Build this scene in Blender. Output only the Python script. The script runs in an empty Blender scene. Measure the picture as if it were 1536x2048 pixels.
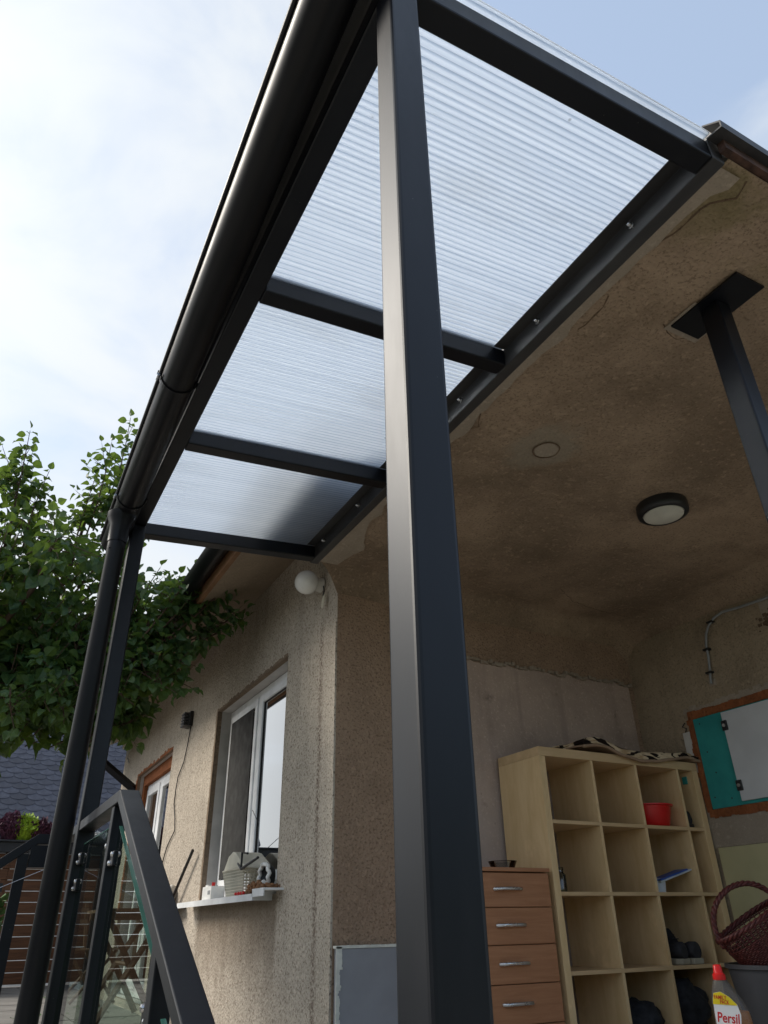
import bpy, math, random
from mathutils import Vector, Matrix, noise
R = math.radians
sc = bpy.context.scene
C = sc.collection

# ------------------------------------------------------------------ camera
# origin = the camera, X towards the house, Y along the facade, Z up (metres)
FPX = 1442.5 / 1536.0
YAW, PITCH, ROLL = R(28.49), R(29.84), R(-1.063)
cam = bpy.data.cameras.new('camera')
cam.sensor_fit = 'HORIZONTAL'; cam.sensor_width = 36.0; cam.lens = 36.0 * FPX
cam.clip_start = 0.02; cam.clip_end = 2000.0
camo = bpy.data.objects.new('camera', cam); C.objects.link(camo)
fw = Vector((math.sin(YAW)*math.cos(PITCH), math.cos(YAW)*math.cos(PITCH), math.sin(PITCH)))
rt0 = Vector((math.cos(YAW), -math.sin(YAW), 0)); up0 = rt0.cross(fw)
rt = rt0*math.cos(ROLL) + up0*math.sin(ROLL); up = up0*math.cos(ROLL) - rt0*math.sin(ROLL)
camo.matrix_world = Matrix(((rt.x, up.x, -fw.x, 0), (rt.y, up.y, -fw.y, 0), (rt.z, up.z, -fw.z, 0), (0, 0, 0, 1)))
sc.camera = camo

# ------------------------------------------------------------------ world, sun, exposure
SUN_AZ, SUN_EL = R(-50.0), R(35.0)          # azimuth measured from +Y towards +X
sund = Vector((math.sin(SUN_AZ)*math.cos(SUN_EL), math.cos(SUN_AZ)*math.cos(SUN_EL), math.sin(SUN_EL)))
world = bpy.data.worlds.new('World'); sc.world = world; world.use_nodes = True
wn, wl = world.node_tree.nodes, world.node_tree.links
wn.clear()
def wnode(t, **kw):
    n = wn.new(t)
    for k, v in kw.items(): setattr(n, k, v)
    return n
sky = wnode('ShaderNodeTexSky', sky_type='NISHITA', sun_disc=False)
sky.sun_elevation = SUN_EL; sky.sun_rotation = SUN_AZ; sky.air_density = 1.0; sky.dust_density = 2.0; sky.ozone_density = 1.0
tc = wnode('ShaderNodeTexCoord')
mp = wnode('ShaderNodeMapping'); mp.inputs['Scale'].default_value = (1.0, 1.0, 1.7); mp.inputs['Location'].default_value = (0.35, 0.15, 0.0)
wl.new(tc.outputs['Generated'], mp.inputs['Vector'])
n1 = wnode('ShaderNodeTexNoise'); n1.inputs['Scale'].default_value = 3.1; n1.inputs['Detail'].default_value = 7; n1.inputs['Roughness'].default_value = 0.52; n1.inputs['Distortion'].default_value = 0.35
wl.new(mp.outputs[0], n1.inputs['Vector'])
dot = wnode('ShaderNodeVectorMath', operation='DOT_PRODUCT'); dot.inputs[1].default_value = sund
nrm = wnode('ShaderNodeVectorMath', operation='NORMALIZE')
wl.new(tc.outputs['Generated'], nrm.inputs[0]); wl.new(nrm.outputs[0], dot.inputs[0])
def wmath(op, a, b=None, c=None, clamp=False):
    m = wnode('ShaderNodeMath', operation=op); m.use_clamp = clamp
    for i, v in enumerate((a, b, c)):
        if v is None: continue
        if hasattr(v, 'is_linked'): wl.new(v, m.inputs[i])
        else: m.inputs[i].default_value = v
    return m.outputs[0]
dpos = wmath('MAXIMUM', dot.outputs['Value'], 0.0)
aur = wmath('POWER', dpos, 8.0)             # bright thin cloud round the sun
sep = wnode('ShaderNodeSeparateXYZ'); wl.new(nrm.outputs[0], sep.inputs[0])
lowz = wmath('SUBTRACT', 1.0, wmath('MAXIMUM', sep.outputs['Z'], 0.0))
lowz = wmath('POWER', lowz, 3.0)            # cloud thickens towards the horizon
side = wmath('MULTIPLY', wmath('POWER', dpos, 1.2), 0.40)   # the cloud bank lies on the sun's side
cov = wmath('ADD', wmath('ADD', n1.outputs['Fac'], side), wmath('MULTIPLY', lowz, 0.12))
mr = wnode('ShaderNodeMapRange', interpolation_type='SMOOTHSTEP')
mr.inputs['From Min'].default_value = 0.52; mr.inputs['From Max'].default_value = 0.90
wl.new(cov, mr.inputs['Value'])
mask = wmath('MULTIPLY', mr.outputs[0], 0.92)
lum = wmath('MULTIPLY_ADD', aur, 2.4, 4.2)
cc = wnode('ShaderNodeMixRGB', blend_type='MULTIPLY'); cc.inputs['Fac'].default_value = 1.0
cc.inputs['Color1'].default_value = (0.93, 0.97, 1.0, 1)
wl.new(lum, cc.inputs['Color2'])
hz = wnode('ShaderNodeMixRGB'); hz.inputs['Fac'].default_value = 0.5; hz.inputs['Color2'].default_value = (3.1, 3.75, 4.7, 1)   # thin bluish haze over the whole sky
wl.new(sky.outputs[0], hz.inputs['Color1'])
mix = wnode('ShaderNodeMixRGB'); wl.new(mask, mix.inputs['Fac'])
wl.new(hz.outputs[0], mix.inputs['Color1']); wl.new(cc.outputs[0], mix.inputs['Color2'])
bg = wnode('ShaderNodeBackground'); bg.inputs['Strength'].default_value = 0.15
wl.new(mix.outputs[0], bg.inputs['Color'])
wo = wnode('ShaderNodeOutputWorld'); wl.new(bg.outputs[0], wo.inputs['Surface'])

sl = bpy.data.lights.new('sun', 'SUN'); sl.energy = 2.6; sl.angle = R(22); sl.color = (1.0, 0.93, 0.83)
so = bpy.data.objects.new('sun', sl); C.objects.link(so)
so.rotation_euler = sund.to_track_quat('Z', 'Y').to_euler()

vs = sc.view_settings
vs.view_transform = 'Standard'; vs.look = 'None'; vs.gamma = 1.0; vs.use_curve_mapping = False; vs.exposure = 0.6
sc.cycles.max_bounces = 7; sc.cycles.diffuse_bounces = 4; sc.cycles.glossy_bounces = 3; sc.cycles.transparent_max_bounces = 10; sc.cycles.transmission_bounces = 4

# ------------------------------------------------------------------ materials
class NT:
    def __init__(s, name):
        s.m = bpy.data.materials.new(name); s.m.use_nodes = True
        s.n, s.l = s.m.node_tree.nodes, s.m.node_tree.links
        s.n.clear(); s.out = s.n.new('ShaderNodeOutputMaterial'); s._tc = None
    def add(s, t, **kw):
        n = s.n.new(t)
        for k, v in kw.items(): setattr(n, k, v)
        return n
    def put(s, inp, v):
        if hasattr(v, 'is_linked'): s.l.new(v, inp)
        elif isinstance(v, (tuple, list)) and len(v) == 3 and inp.type == 'RGBA': inp.default_value = (*v, 1)
        else: inp.default_value = v
    def co(s, scale=(1, 1, 1), loc=(0, 0, 0), rot=(0, 0, 0), kind='Object'):
        if s._tc is None: s._tc = s.add('ShaderNodeTexCoord')
        m = s.add('ShaderNodeMapping'); m.inputs['Scale'].default_value = scale; m.inputs['Location'].default_value = loc; m.inputs['Rotation'].default_value = rot
        s.l.new(s._tc.outputs[kind], m.inputs['Vector']); return m.outputs[0]
    def xyz(s):
        q = s.add('ShaderNodeSeparateXYZ'); s.l.new(s.co(), q.inputs[0]); return q.outputs
    def noise(s, scale, detail=3, rough=0.55, co=None, dist=0.0):
        n = s.add('ShaderNodeTexNoise'); n.inputs['Scale'].default_value = scale; n.inputs['Detail'].default_value = detail
        n.inputs['Roughness'].default_value = rough; n.inputs['Distortion'].default_value = dist
        s.l.new(co if co is not None else s.co(), n.inputs['Vector']); return n.outputs['Fac']
    def voro(s, scale, feature='F1', out='Distance', co=None, rnd=1.0):
        n = s.add('ShaderNodeTexVoronoi', feature=feature); n.inputs['Scale'].default_value = scale; n.inputs['Randomness'].default_value = rnd
        s.l.new(co if co is not None else s.co(), n.inputs['Vector']); return n.outputs[out]
    def math(s, op, a, b=None, clamp=False):
        m = s.add('ShaderNodeMath', operation=op); m.use_clamp = clamp
        s.put(m.inputs[0], a)
        if b is not None: s.put(m.inputs[1], b)
        return m.outputs[0]
    def rng(s, v, a, b, c=0.0, d=1.0, smooth=True):
        m = s.add('ShaderNodeMapRange', interpolation_type='SMOOTHSTEP' if smooth else 'LINEAR')
        for i, q in zip(('From Min', 'From Max', 'To Min', 'To Max'), (a, b, c, d)): m.inputs[i].default_value = q
        s.put(m.inputs['Value'], v); return m.outputs[0]
    def mix(s, f, a, b, mode='MIX'):
        m = s.add('ShaderNodeMixRGB', blend_type=mode)
        s.put(m.inputs['Fac'], f); s.put(m.inputs['Color1'], a); s.put(m.inputs['Color2'], b); return m.outputs[0]
    def bump(s, h, strength=0.5, dist=0.005, nrm=None):
        b = s.add('ShaderNodeBump'); b.inputs['Strength'].default_value = strength; b.inputs['Distance'].default_value = dist
        s.put(b.inputs['Height'], h)
        if nrm is not None: s.l.new(nrm, b.inputs['Normal'])
        return b.outputs[0]
    def bsdf(s, color, rough=0.6, metal=0.0, nrm=None, spec=0.5, **kw):
        p = s.add('ShaderNodeBsdfPrincipled')
        s.put(p.inputs['Base Color'], color); s.put(p.inputs['Roughness'], rough); s.put(p.inputs['Metallic'], metal)
        s.put(p.inputs['Specular IOR Level'], spec)
        for k, v in kw.items(): s.put(p.inputs[k.replace('_', ' ')], v)
        if nrm is not None: s.l.new(nrm, p.inputs['Normal'])
        return p.outputs[0]
    def end(s, sh): s.l.new(sh, s.out.inputs['Surface']); return s.m

M = {}
def simple(name, color, rough=0.6, metal=0.0, var=0.12, vs_=6.0, bump=0.0, bs=120.0, spec=0.5, **kw):
    t = NT(name); n = t.noise(vs_, 5)
    c = t.mix(t.rng(n, 0.3, 0.7), tuple(x*(1-var) for x in color), tuple(min(1, x*(1+var)) for x in color))
    nr = t.bump(t.noise(bs, 3), bump, 0.003) if bump else None
    r = t.rng(t.noise(vs_*2.3, 4), 0.3, 0.7, max(0.02, rough-0.07), min(1, rough+0.07))
    M[name] = t.end(t.bsdf(c, r, metal, nr, spec, **kw)); return M[name]

def plaster(name, base, dark, speck=0.5, grain=85.0, bump=0.9, extra=None, stain=0.35, streak=0.0, seed=0.0, midamt=0.22):
    t = NT(name); co = t.co(loc=(seed, seed*1.7, seed*0.6))
    g1 = t.noise(grain, 3, 0.6, co); g2 = t.noise(grain*0.42, 3, 0.55, co); g3 = t.voro(grain*0.75, co=co)
    h = t.math('ADD', t.math('ADD', g1, t.math('MULTIPLY', g2, 0.9)), t.math('MULTIPLY', g3, -0.7))
    big = t.noise(1.3, 6, 0.6, co); mid = t.noise(6.5, 5, 0.6, co)
    c = t.mix(t.rng(big, 0.32, 0.68), tuple(x*(1-stain) for x in base), tuple(x*(1+stain*0.35) for x in base))
    c = t.mix(t.math('MULTIPLY', t.rng(mid, 0.42, 0.75), midamt), c, dark)
    c = t.mix(t.math('MULTIPLY', t.rng(g1, 0.53, 0.64), speck), c, dark)
    c = t.mix(t.math('MULTIPLY', t.rng(g2, 0.55, 0.70), 0.45), c, tuple(min(1, x*1.35) for x in base))
    if streak:
        sk = t.noise(1.0, 4, 0.6, t.co(scale=(9, 9, 0.8)))
        c = t.mix(t.math('MULTIPLY', t.rng(sk, 0.5, 0.72), streak), c, dark)
    if extra: c = extra(t, c)
    nr = t.bump(h, bump, 0.006); nr = t.bump(mid, 0.35, 0.02, nr)
    M[name] = t.end(t.bsdf(c, 0.93, 0, nr, 0.15)); return M[name]

def facade_extra(t, c):
    o = t.xyz(); y, z = o[1], o[2]
    w = t.noise(3.0, 5, 0.6); wf = t.noise(60, 3)
    # brown drip line down the corner strip
    yy = t.math('ADD', y, t.math('MULTIPLY', t.math('SUBTRACT', w, 0.5), 0.05))
    ln = t.rng(t.math('ABSOLUTE', t.math('SUBTRACT', yy, 3.965)), 0.0, 0.06, 1.0, 0.0)
    ln = t.math('MULTIPLY', ln, t.rng(wf, 0.38, 0.60)); ln = t.math('MULTIPLY', ln, t.rng(z, 1.55, 1.75, 1.0, 0.0))
    c = t.mix(t.math('MULTIPLY', ln, 0.85), c, (0.10, 0.055, 0.035))
    # bare brown render under the sill
    a = t.math('MULTIPLY', t.rng(y, 4.50, 4.58), t.rng(y, 6.15, 6.3, 1, 0))
    zz = t.math('ADD', z, t.math('MULTIPLY', t.math('SUBTRACT', t.noise(9, 5, 0.65), 0.5), 0.5))
    a = t.math('MULTIPLY', a, t.rng(zz, -0.55, 0.16, 0.0, 1.0)); a = t.math('MULTIPLY', a, t.rng(z, 0.15, 0.2, 1, 0))
    c = t.mix(t.math('MULTIPLY', a, 0.75), c, (0.15, 0.11, 0.075))
    # soot-brown tone where the render weathers under the eaves
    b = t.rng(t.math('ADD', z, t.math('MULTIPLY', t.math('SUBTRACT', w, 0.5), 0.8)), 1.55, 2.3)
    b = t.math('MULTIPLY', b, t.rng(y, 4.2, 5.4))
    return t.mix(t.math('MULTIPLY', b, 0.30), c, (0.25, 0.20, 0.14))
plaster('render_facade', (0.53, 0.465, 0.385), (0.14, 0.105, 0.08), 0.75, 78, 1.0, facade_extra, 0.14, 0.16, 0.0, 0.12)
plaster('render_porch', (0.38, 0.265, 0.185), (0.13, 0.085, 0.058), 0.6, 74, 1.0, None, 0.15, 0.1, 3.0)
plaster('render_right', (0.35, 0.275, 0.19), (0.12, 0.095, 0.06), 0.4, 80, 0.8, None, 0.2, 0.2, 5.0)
def ceil_extra(t, c):
    o = t.xyz(); x, y = o[0], o[1]; w = t.noise(4.0, 5, 0.6)
    dx = t.math('SUBTRACT', x, 1.93); dy = t.math('SUBTRACT', y, 2.05)
    d = t.math('SQRT', t.math('ADD', t.math('MULTIPLY', t.math('MULTIPLY', dx, dx), 1.0), t.math('MULTIPLY', dy, dy)))
    d = t.math('ADD', d, t.math('MULTIPLY', t.math('SUBTRACT', w, 0.5), 0.35))
    c = t.mix(t.math('MULTIPLY', t.rng(d, 0.10, 0.20, 1, 0), 0.65), c, (0.30, 0.26, 0.20))
    mo = t.math('MULTIPLY', t.rng(y, 0.75, 1.05, 1, 0), t.rng(t.noise(5.5, 5), 0.42, 0.62))
    return t.mix(t.math('MULTIPLY', mo, 0.6), c, (0.16, 0.14, 0.055))
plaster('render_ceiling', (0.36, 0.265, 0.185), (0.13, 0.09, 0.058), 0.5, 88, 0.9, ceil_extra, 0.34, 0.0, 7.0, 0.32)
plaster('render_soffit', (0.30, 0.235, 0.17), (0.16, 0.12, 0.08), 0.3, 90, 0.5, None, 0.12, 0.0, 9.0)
plaster('cement_patch', (0.36, 0.30, 0.235), (0.2, 0.16, 0.12), 0.25, 110, 0.4, None, 0.15, 0.0, 2.0)
plaster('bare_brown', (0.17, 0.115, 0.075), (0.07, 0.045, 0.03), 0.5, 60, 1.0, None, 0.2, 0.0, 4.0)
plaster('scraped', (0.26, 0.195, 0.14), (0.12, 0.085, 0.06), 0.5, 60, 1.0, None, 0.2, 0.0, 4.0)
plaster('brick_raw', (0.27, 0.095, 0.038), (0.11, 0.045, 0.025), 0.4, 45, 1.0, None, 0.25, 0.0, 6.0)
def smooth_extra(t, c):
    k = t.noise(9, 6, 0.7); s2 = t.voro(13, co=t.co(scale=(1, 1, 0.6)))
    c = t.mix(t.math('MULTIPLY', t.rng(k, 0.6, 0.74), 0.5), c, (0.12, 0.09, 0.075))
    c = t.mix(t.math('MULTIPLY', t.rng(s2, 0.02, 0.07, 1, 0), 0.6), c, (0.09, 0.07, 0.06))
    z = t.xyz()[2]
    return t.mix(t.math('MULTIPLY', t.rng(t.math('ADD', z, t.math('MULTIPLY', k, 0.6)), 1.35, 0.75), 0.45), c, (0.46, 0.41, 0.385))
plaster('smooth_plaster', (0.50, 0.385, 0.32), (0.2, 0.155, 0.13), 0.1, 140, 0.15, smooth_extra, 0.15, 0.25, 8.0)
simple('reveal_paint', (0.50, 0.48, 0.46), 0.8, var=0.12, bump=0.25, bs=60)

def metal_paint():
    t = NT('anthracite_paint'); n = t.noise(160, 2); n2 = t.noise(4.0, 4)
    sp = t.voro(34); sc_ = t.math('MULTIPLY', t.rng(sp, 0.018, 0.05, 1, 0), t.rng(t.noise(11, 2), 0.56, 0.64))
    dust = t.noise(7, 5, 0.65, t.co(scale=(1, 1, 0.25)))
    c = t.mix(t.rng(n2, 0.3, 0.7), (0.0022, 0.0030, 0.0058), (0.0030, 0.0040, 0.0072))
    c = t.mix(t.math('MULTIPLY', t.rng(dust, 0.55, 0.8), 0.05), c, (0.10, 0.09, 0.085))
    c = t.mix(t.math('MULTIPLY', sc_, 0.55), c, (0.22, 0.21, 0.20))
    r = t.rng(dust, 0.3, 0.75, 0.36, 0.47)
    M['anthracite_paint'] = t.end(t.bsdf(c, r, 0, t.bump(n, 0.04, 0.001), 0.34))
metal_paint()
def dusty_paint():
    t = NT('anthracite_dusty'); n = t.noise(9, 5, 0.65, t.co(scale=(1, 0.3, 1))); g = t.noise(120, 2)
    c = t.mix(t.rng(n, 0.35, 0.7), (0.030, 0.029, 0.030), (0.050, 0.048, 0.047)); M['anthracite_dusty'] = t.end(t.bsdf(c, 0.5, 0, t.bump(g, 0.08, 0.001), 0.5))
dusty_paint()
def gutter_paint():
    t = NT('gutter_paint'); n2 = t.noise(5, 4)
    M['gutter_paint'] = t.end(t.bsdf(t.mix(n2, (0.006, 0.0065, 0.008), (0.011, 0.011, 0.013)), t.rng(n2, 0.3, 0.7, 0.30, 0.42), 0, None, 0.20))
gutter_paint()
simple('steel', (0.55, 0.55, 0.56), 0.25, 1.0)
simple('zinc', (0.55, 0.58, 0.62), 0.35, 0.9)
simple('rusty', (0.065, 0.032, 0.022), 0.9, var=0.5, vs_=30, bump=0.6, bs=70)
simple('pvc_white', (0.78, 0.79, 0.80), 0.35)
simple('gasket', (0.02, 0.02, 0.022), 0.6)
simple('black_plastic', (0.015, 0.015, 0.016), 0.45)
simple('dark_room', (0.06, 0.055, 0.05), 0.95)
simple('diffuser', (0.62, 0.60, 0.52), 0.35)
simple('opal', (0.80, 0.79, 0.76), 0.12, Subsurface_Weight=0.0)
simple('silver', (0.62, 0.62, 0.63), 0.3, 0.9)
simple('cream', (0.62, 0.58, 0.47), 0.5)
simple('white_stuff', (0.78, 0.77, 0.74), 0.6)
simple('red_plastic', (0.62, 0.012, 0.012), 0.35)
simple('blue_plastic', (0.02, 0.09, 0.42), 0.35)
simple('pale_plastic', (0.55, 0.60, 0.66), 0.4)
simple('grey_plastic', (0.06, 0.062, 0.07), 0.5)
simple('conduit_grey', (0.27, 0.28, 0.28), 0.5)
simple('board_grey', (0.27, 0.275, 0.30), 0.55, var=0.06)
simple('filler', (0.66, 0.66, 0.60), 0.8, var=0.1, vs_=25)
simple('hatch_white', (0.55, 0.56, 0.57), 0.5, var=0.05)
simple('paper', (0.6, 0.57, 0.52), 0.8)
simple('slab_stone', (0.17, 0.16, 0.145), 0.85, var=0.2, vs_=3, bump=0.3)
simple('concrete', (0.38, 0.365, 0.34), 0.9, var=0.2, bump=0.4)
simple('shoe_dark', (0.02, 0.02, 0.023), 0.8, bump=0.5, bs=80)
simple('shoe_sole', (0.32, 0.29, 0.22), 0.7)
simple('cloth_dark', (0.018, 0.02, 0.026), 0.9, var=0.4, vs_=20)
simple('label_yellow', (0.78, 0.62, 0.01), 0.4)
simple('label_white', (0.78, 0.79, 0.80), 0.4)
simple('label_red', (0.55, 0.008, 0.012), 0.4)
simple('label_green', (0.05, 0.38, 0.06), 0.4)
simple('bark', (0.085, 0.065, 0.045), 0.9, var=0.35, vs_=25, bump=0.8, bs=60)
simple('twig', (0.10, 0.06, 0.04), 0.8)
simple('nut_brown', (0.24, 0.115, 0.05), 0.7, var=0.4, vs_=60)
simple('planter_dark', (0.02, 0.021, 0.024), 0.5)
simple('heather', (0.085, 0.022, 0.042), 0.8, var=0.5, vs_=20)
simple('lime_leaf', (0.28, 0.40, 0.02), 0.7, var=0.25, vs_=20)
simple('pale_bloom', (0.4, 0.42, 0.42), 0.7)
simple('fern', (0.05, 0.11, 0.025), 0.8, var=0.4, vs_=15)
simple('orange_wood', (0.20, 0.10, 0.045), 0.7)
simple('tile_dark', (0.03, 0.028, 0.028), 0.7)
simple('back_light', (0.55, 0.53, 0.50), 0.8)

def wood(name, light, dark, axis=2, rough=0.45, knots=0.0, stretch=14.0, sc_=3.0):
    t = NT(name); s_ = [stretch]*3; s_[axis] = 1.0
    g = t.noise(sc_, 6, 0.65, t.co(scale=tuple(s_)), 0.4); f = t.noise(sc_*6, 3, 0.6, t.co(scale=tuple(s_)))
    c = t.mix(t.rng(g, 0.3, 0.72), light, dark); c = t.mix(t.math('MULTIPLY', t.rng(f, 0.5, 0.8), 0.25), c, dark)
    if knots:
        k = t.noise(4.5, 4, 0.6); c = t.mix(t.math('MULTIPLY', t.rng(k, 0.58, 0.72), knots), c, tuple(x*1.25 for x in light))
    M[name] = t.end(t.bsdf(c, rough, 0, t.bump(f, 0.08, 0.001), 0.35)); return M[name]
wood('birch', (0.72, 0.53, 0.30), (0.62, 0.43, 0.22), 2, 0.4, 0.5, 5.0)
wood('birch_h', (0.62, 0.44, 0.25), (0.53, 0.365, 0.195), 0, 0.4, 0.3, 5.0)
wood('beech', (0.43, 0.205, 0.105), (0.34, 0.15, 0.072), 0, 0.45)
wood('cedar', (0.165, 0.072, 0.033), (0.085, 0.037, 0.019), 0, 0.6)
wood('chair_wood', (0.16, 0.085, 0.04), (0.09, 0.045, 0.02), 2, 0.55)
simple('cream_board', (0.46, 0.42, 0.235), 0.6, var=0.08, vs_=3)

def teal():
    t = NT('teal_board'); n = t.noise(7, 5); d = t.voro(9)
    c = t.mix(t.rng(n, 0.3, 0.7), (0.025, 0.24, 0.23), (0.035, 0.30, 0.28))
    M['teal_board'] = t.end(t.bsdf(c, 0.75, 0, None, 0.3))
teal()
def slate():
    t = NT('slate'); inf = t.add('ShaderNodeObjectInfo'); n = t.noise(9, 5)
    c = t.mix(t.rng(n, 0.3, 0.7), (0.045, 0.047, 0.064), (0.080, 0.084, 0.108))
    c = t.mix(inf.outputs['Random'], c, t.mix(0.7, c, (0.03, 0.031, 0.04)))
    M['slate'] = t.end(t.bsdf(c, 0.6, 0, t.bump(n, 0.2, 0.004), 0.35))
slate()
def leaf_mat():
    t = NT('leaf_green')
    n = t.noise(7.0, 3); n2 = t.noise(38.0, 2)
    c = t.mix(t.rng(n2, 0.35, 0.65), (0.030, 0.080, 0.030), (0.078, 0.140, 0.044))
    c = t.mix(t.math('MULTIPLY', t.rng(n, 0.55, 0.8), 0.5), c, (0.13, 0.16, 0.03))
    tr = t.add('ShaderNodeBsdfTranslucent'); t.put(tr.inputs['Color'], t.mix(0.55, c, (0.22, 0.32, 0.03)))
    ms = t.add('ShaderNodeMixShader'); ms.inputs[0].default_value = 0.40
    t.l.new(t.bsdf(c, 0.38, 0, None, 0.4), ms.inputs[1]); t.l.new(tr.outputs[0], ms.inputs[2])
    M['leaf_green'] = t.end(ms.outputs[0])
leaf_mat()
def glass(name, tint=(1, 1, 1), rough=0.0, boost=1.4):
    t = NT(name); f = t.add('ShaderNodeFresnel'); f.inputs['IOR'].default_value = 1.5
    g = t.add('ShaderNodeBsdfGlossy'); g.inputs['Roughness'].default_value = rough
    tr = t.add('ShaderNodeBsdfTransparent'); tr.inputs['Color'].default_value = (*tint, 1)
    ms = t.add('ShaderNodeMixShader'); fac = t.math('MULTIPLY', f.outputs[0], boost, clamp=True)
    t.l.new(fac, ms.inputs[0]); t.l.new(tr.outputs[0], ms.inputs[1]); t.l.new(g.outputs[0], ms.inputs[2])
    M[name] = t.end(ms.outputs[0])
glass('rail_glass', (0.74, 0.82, 0.77), 0.0, 0.4); glass('window_glass', (0.55, 0.56, 0.55), 0.0, 4.0); glass('jar_glass', (0.80, 0.82, 0.82), 0.05)
simple('glass_edge', (0.045, 0.13, 0.105), 0.2)

def polycarb():
    t = NT('polycarbonate'); o = t.xyz(); y = o[1]
    fl = t.noise(1.0, 2, 0.6, t.co(scale=(0.25, 75.0, 0.0)))
    f2 = t.noise(1.0, 2, 0.5, t.co(scale=(0.4, 20.0, 0.0)))
    pit = 0.0202
    ph = t.math('FRACT', t.math('ADD', t.math('DIVIDE', y, pit), t.math('MULTIPLY', f2, 0.12)))
    tri = t.math('ABSOLUTE', t.math('SUBTRACT', ph, 0.5))
    band = t.rng(ph, 0.10, 0.55)                      # each flute: grey on one side, milky on the other
    web = t.rng(tri, 0.42, 0.49)                      # bright web between two flutes
    mid_ = t.rng(t.math('ABSOLUTE', t.math('SUBTRACT', ph, 0.12)), 0.0, 0.05, 1.0, 0.0)
    v = t.math('ADD', t.math('MULTIPLY', band, 0.72), t.math('MULTIPLY', t.rng(fl, 0.3, 0.7), 0.22), clamp=True)
    col = t.mix(v, (0.50, 0.56, 0.635), (0.84, 0.87, 0.90))
    col = t.mix(t.math('MULTIPLY', web, 0.75), col, (0.97, 0.98, 0.99))
    col = t.mix(t.math('MULTIPLY', mid_, 0.45), col, (0.46, 0.51, 0.58))
    dirt = t.voro(5.0); col = t.mix(t.math('MULTIPLY', t.rng(dirt, 0.018, 0.04, 1, 0), 0.6), col, (0.2, 0.2, 0.2))
    grime = t.noise(2.2, 6, 0.65, t.co(scale=(0.7, 1.6, 1.0))); col = t.mix(t.math('MULTIPLY', t.rng(grime, 0.5, 0.75), 0.14), col, (0.42, 0.42, 0.40))
    nr = t.bump(t.math('ADD', t.math('MULTIPLY', tri, 1.0), t.math('MULTIPLY', fl, 0.6)), 0.7, 0.004)
    rf = t.add('ShaderNodeBsdfRefraction'); rf.inputs['IOR'].default_value = 1.25; rf.inputs['Roughness'].default_value = 0.28
    t.put(rf.inputs['Color'], col); t.l.new(nr, rf.inputs['Normal'])
    tl = t.add('ShaderNodeBsdfTranslucent'); t.put(tl.inputs['Color'], col); t.l.new(nr, tl.inputs['Normal'])
    gl = t.add('ShaderNodeBsdfGlossy'); gl.inputs['Roughness'].default_value = 0.15; t.l.new(nr, gl.inputs['Normal'])
    m1 = t.add('ShaderNodeMixShader'); m1.inputs[0].default_value = 0.50
    t.l.new(rf.outputs[0], m1.inputs[1]); t.l.new(tl.outputs[0], m1.inputs[2])
    m2 = t.add('ShaderNodeMixShader'); m2.inputs[0].default_value = 0.05
    t.l.new(m1.outputs[0], m2.inputs[1]); t.l.new(gl.outputs[0], m2.inputs[2])
    M['polycarbonate'] = t.end(m2.outputs[0])
polycarb()
def towel_mat():
    t = NT('animal_print'); v = t.voro(17, co=t.co(scale=(0.7, 2.2, 2.2), rot=(0, 0, 0.5))); n = t.noise(16, 3, 0.6, t.co(scale=(0.6, 1.6, 2)))
    c = t.mix(t.rng(n, 0.35, 0.6), (0.42, 0.29, 0.17), (0.62, 0.50, 0.34))
    w = t.math('SINE', t.math('MULTIPLY', t.noise(3.0, 3, 0.5, t.co(scale=(0.8, 1.5, 2)), 1.0), 38.0))
    c = t.mix(t.rng(w, 0.35, 0.6), c, (0.018, 0.012, 0.01))
    M['animal_print'] = t.end(t.bsdf(c, 0.95, 0, t.bump(t.noise(220, 2), 0.5, 0.003), 0.1))
    simple('towel_hem', (0.30, 0.20, 0.13), 0.95, bump=0.5, bs=150)
towel_mat()
def wicker():
    t = NT('wicker_red'); n = t.noise(60, 3)
    M['wicker_red'] = t.end(t.bsdf(t.mix(t.rng(n, 0.3, 0.7), (0.055, 0.010, 0.010), (0.12, 0.026, 0.022)), 0.45, 0, t.bump(n, 0.3, 0.002), 0.4))
wicker()
def bottle_mats():
    t = NT('clear_plastic'); tr = t.add('ShaderNodeBsdfTransparent'); tr.inputs['Color'].default_value = (0.82, 0.82, 0.82, 1)
    ms = t.add('ShaderNodeMixShader'); ms.inputs[0].default_value = 0.30
    t.l.new(tr.outputs[0], ms.inputs[1]); t.l.new(t.bsdf((0.22, 0.215, 0.21), 0.25), ms.inputs[2]); M['clear_plastic'] = t.end(ms.outputs[0])
    simple('detergent', (0.62, 0.22, 0.03), 0.3)
bottle_mats()
def ground_mat():
    t = NT('gravel_yard'); n = t.noise(3, 6, 0.6); n2 = t.noise(60, 3)
    c = t.mix(t.rng(n, 0.3, 0.7), (0.36, 0.33, 0.28), (0.44, 0.41, 0.36)); c = t.mix(t.math('MULTIPLY', n2, 0.5), c, (0.28, 0.26, 0.22))
    M['gravel_yard'] = t.end(t.bsdf(c, 0.95, 0, t.bump(n2, 0.8, 0.03), 0.1))
ground_mat()

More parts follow.
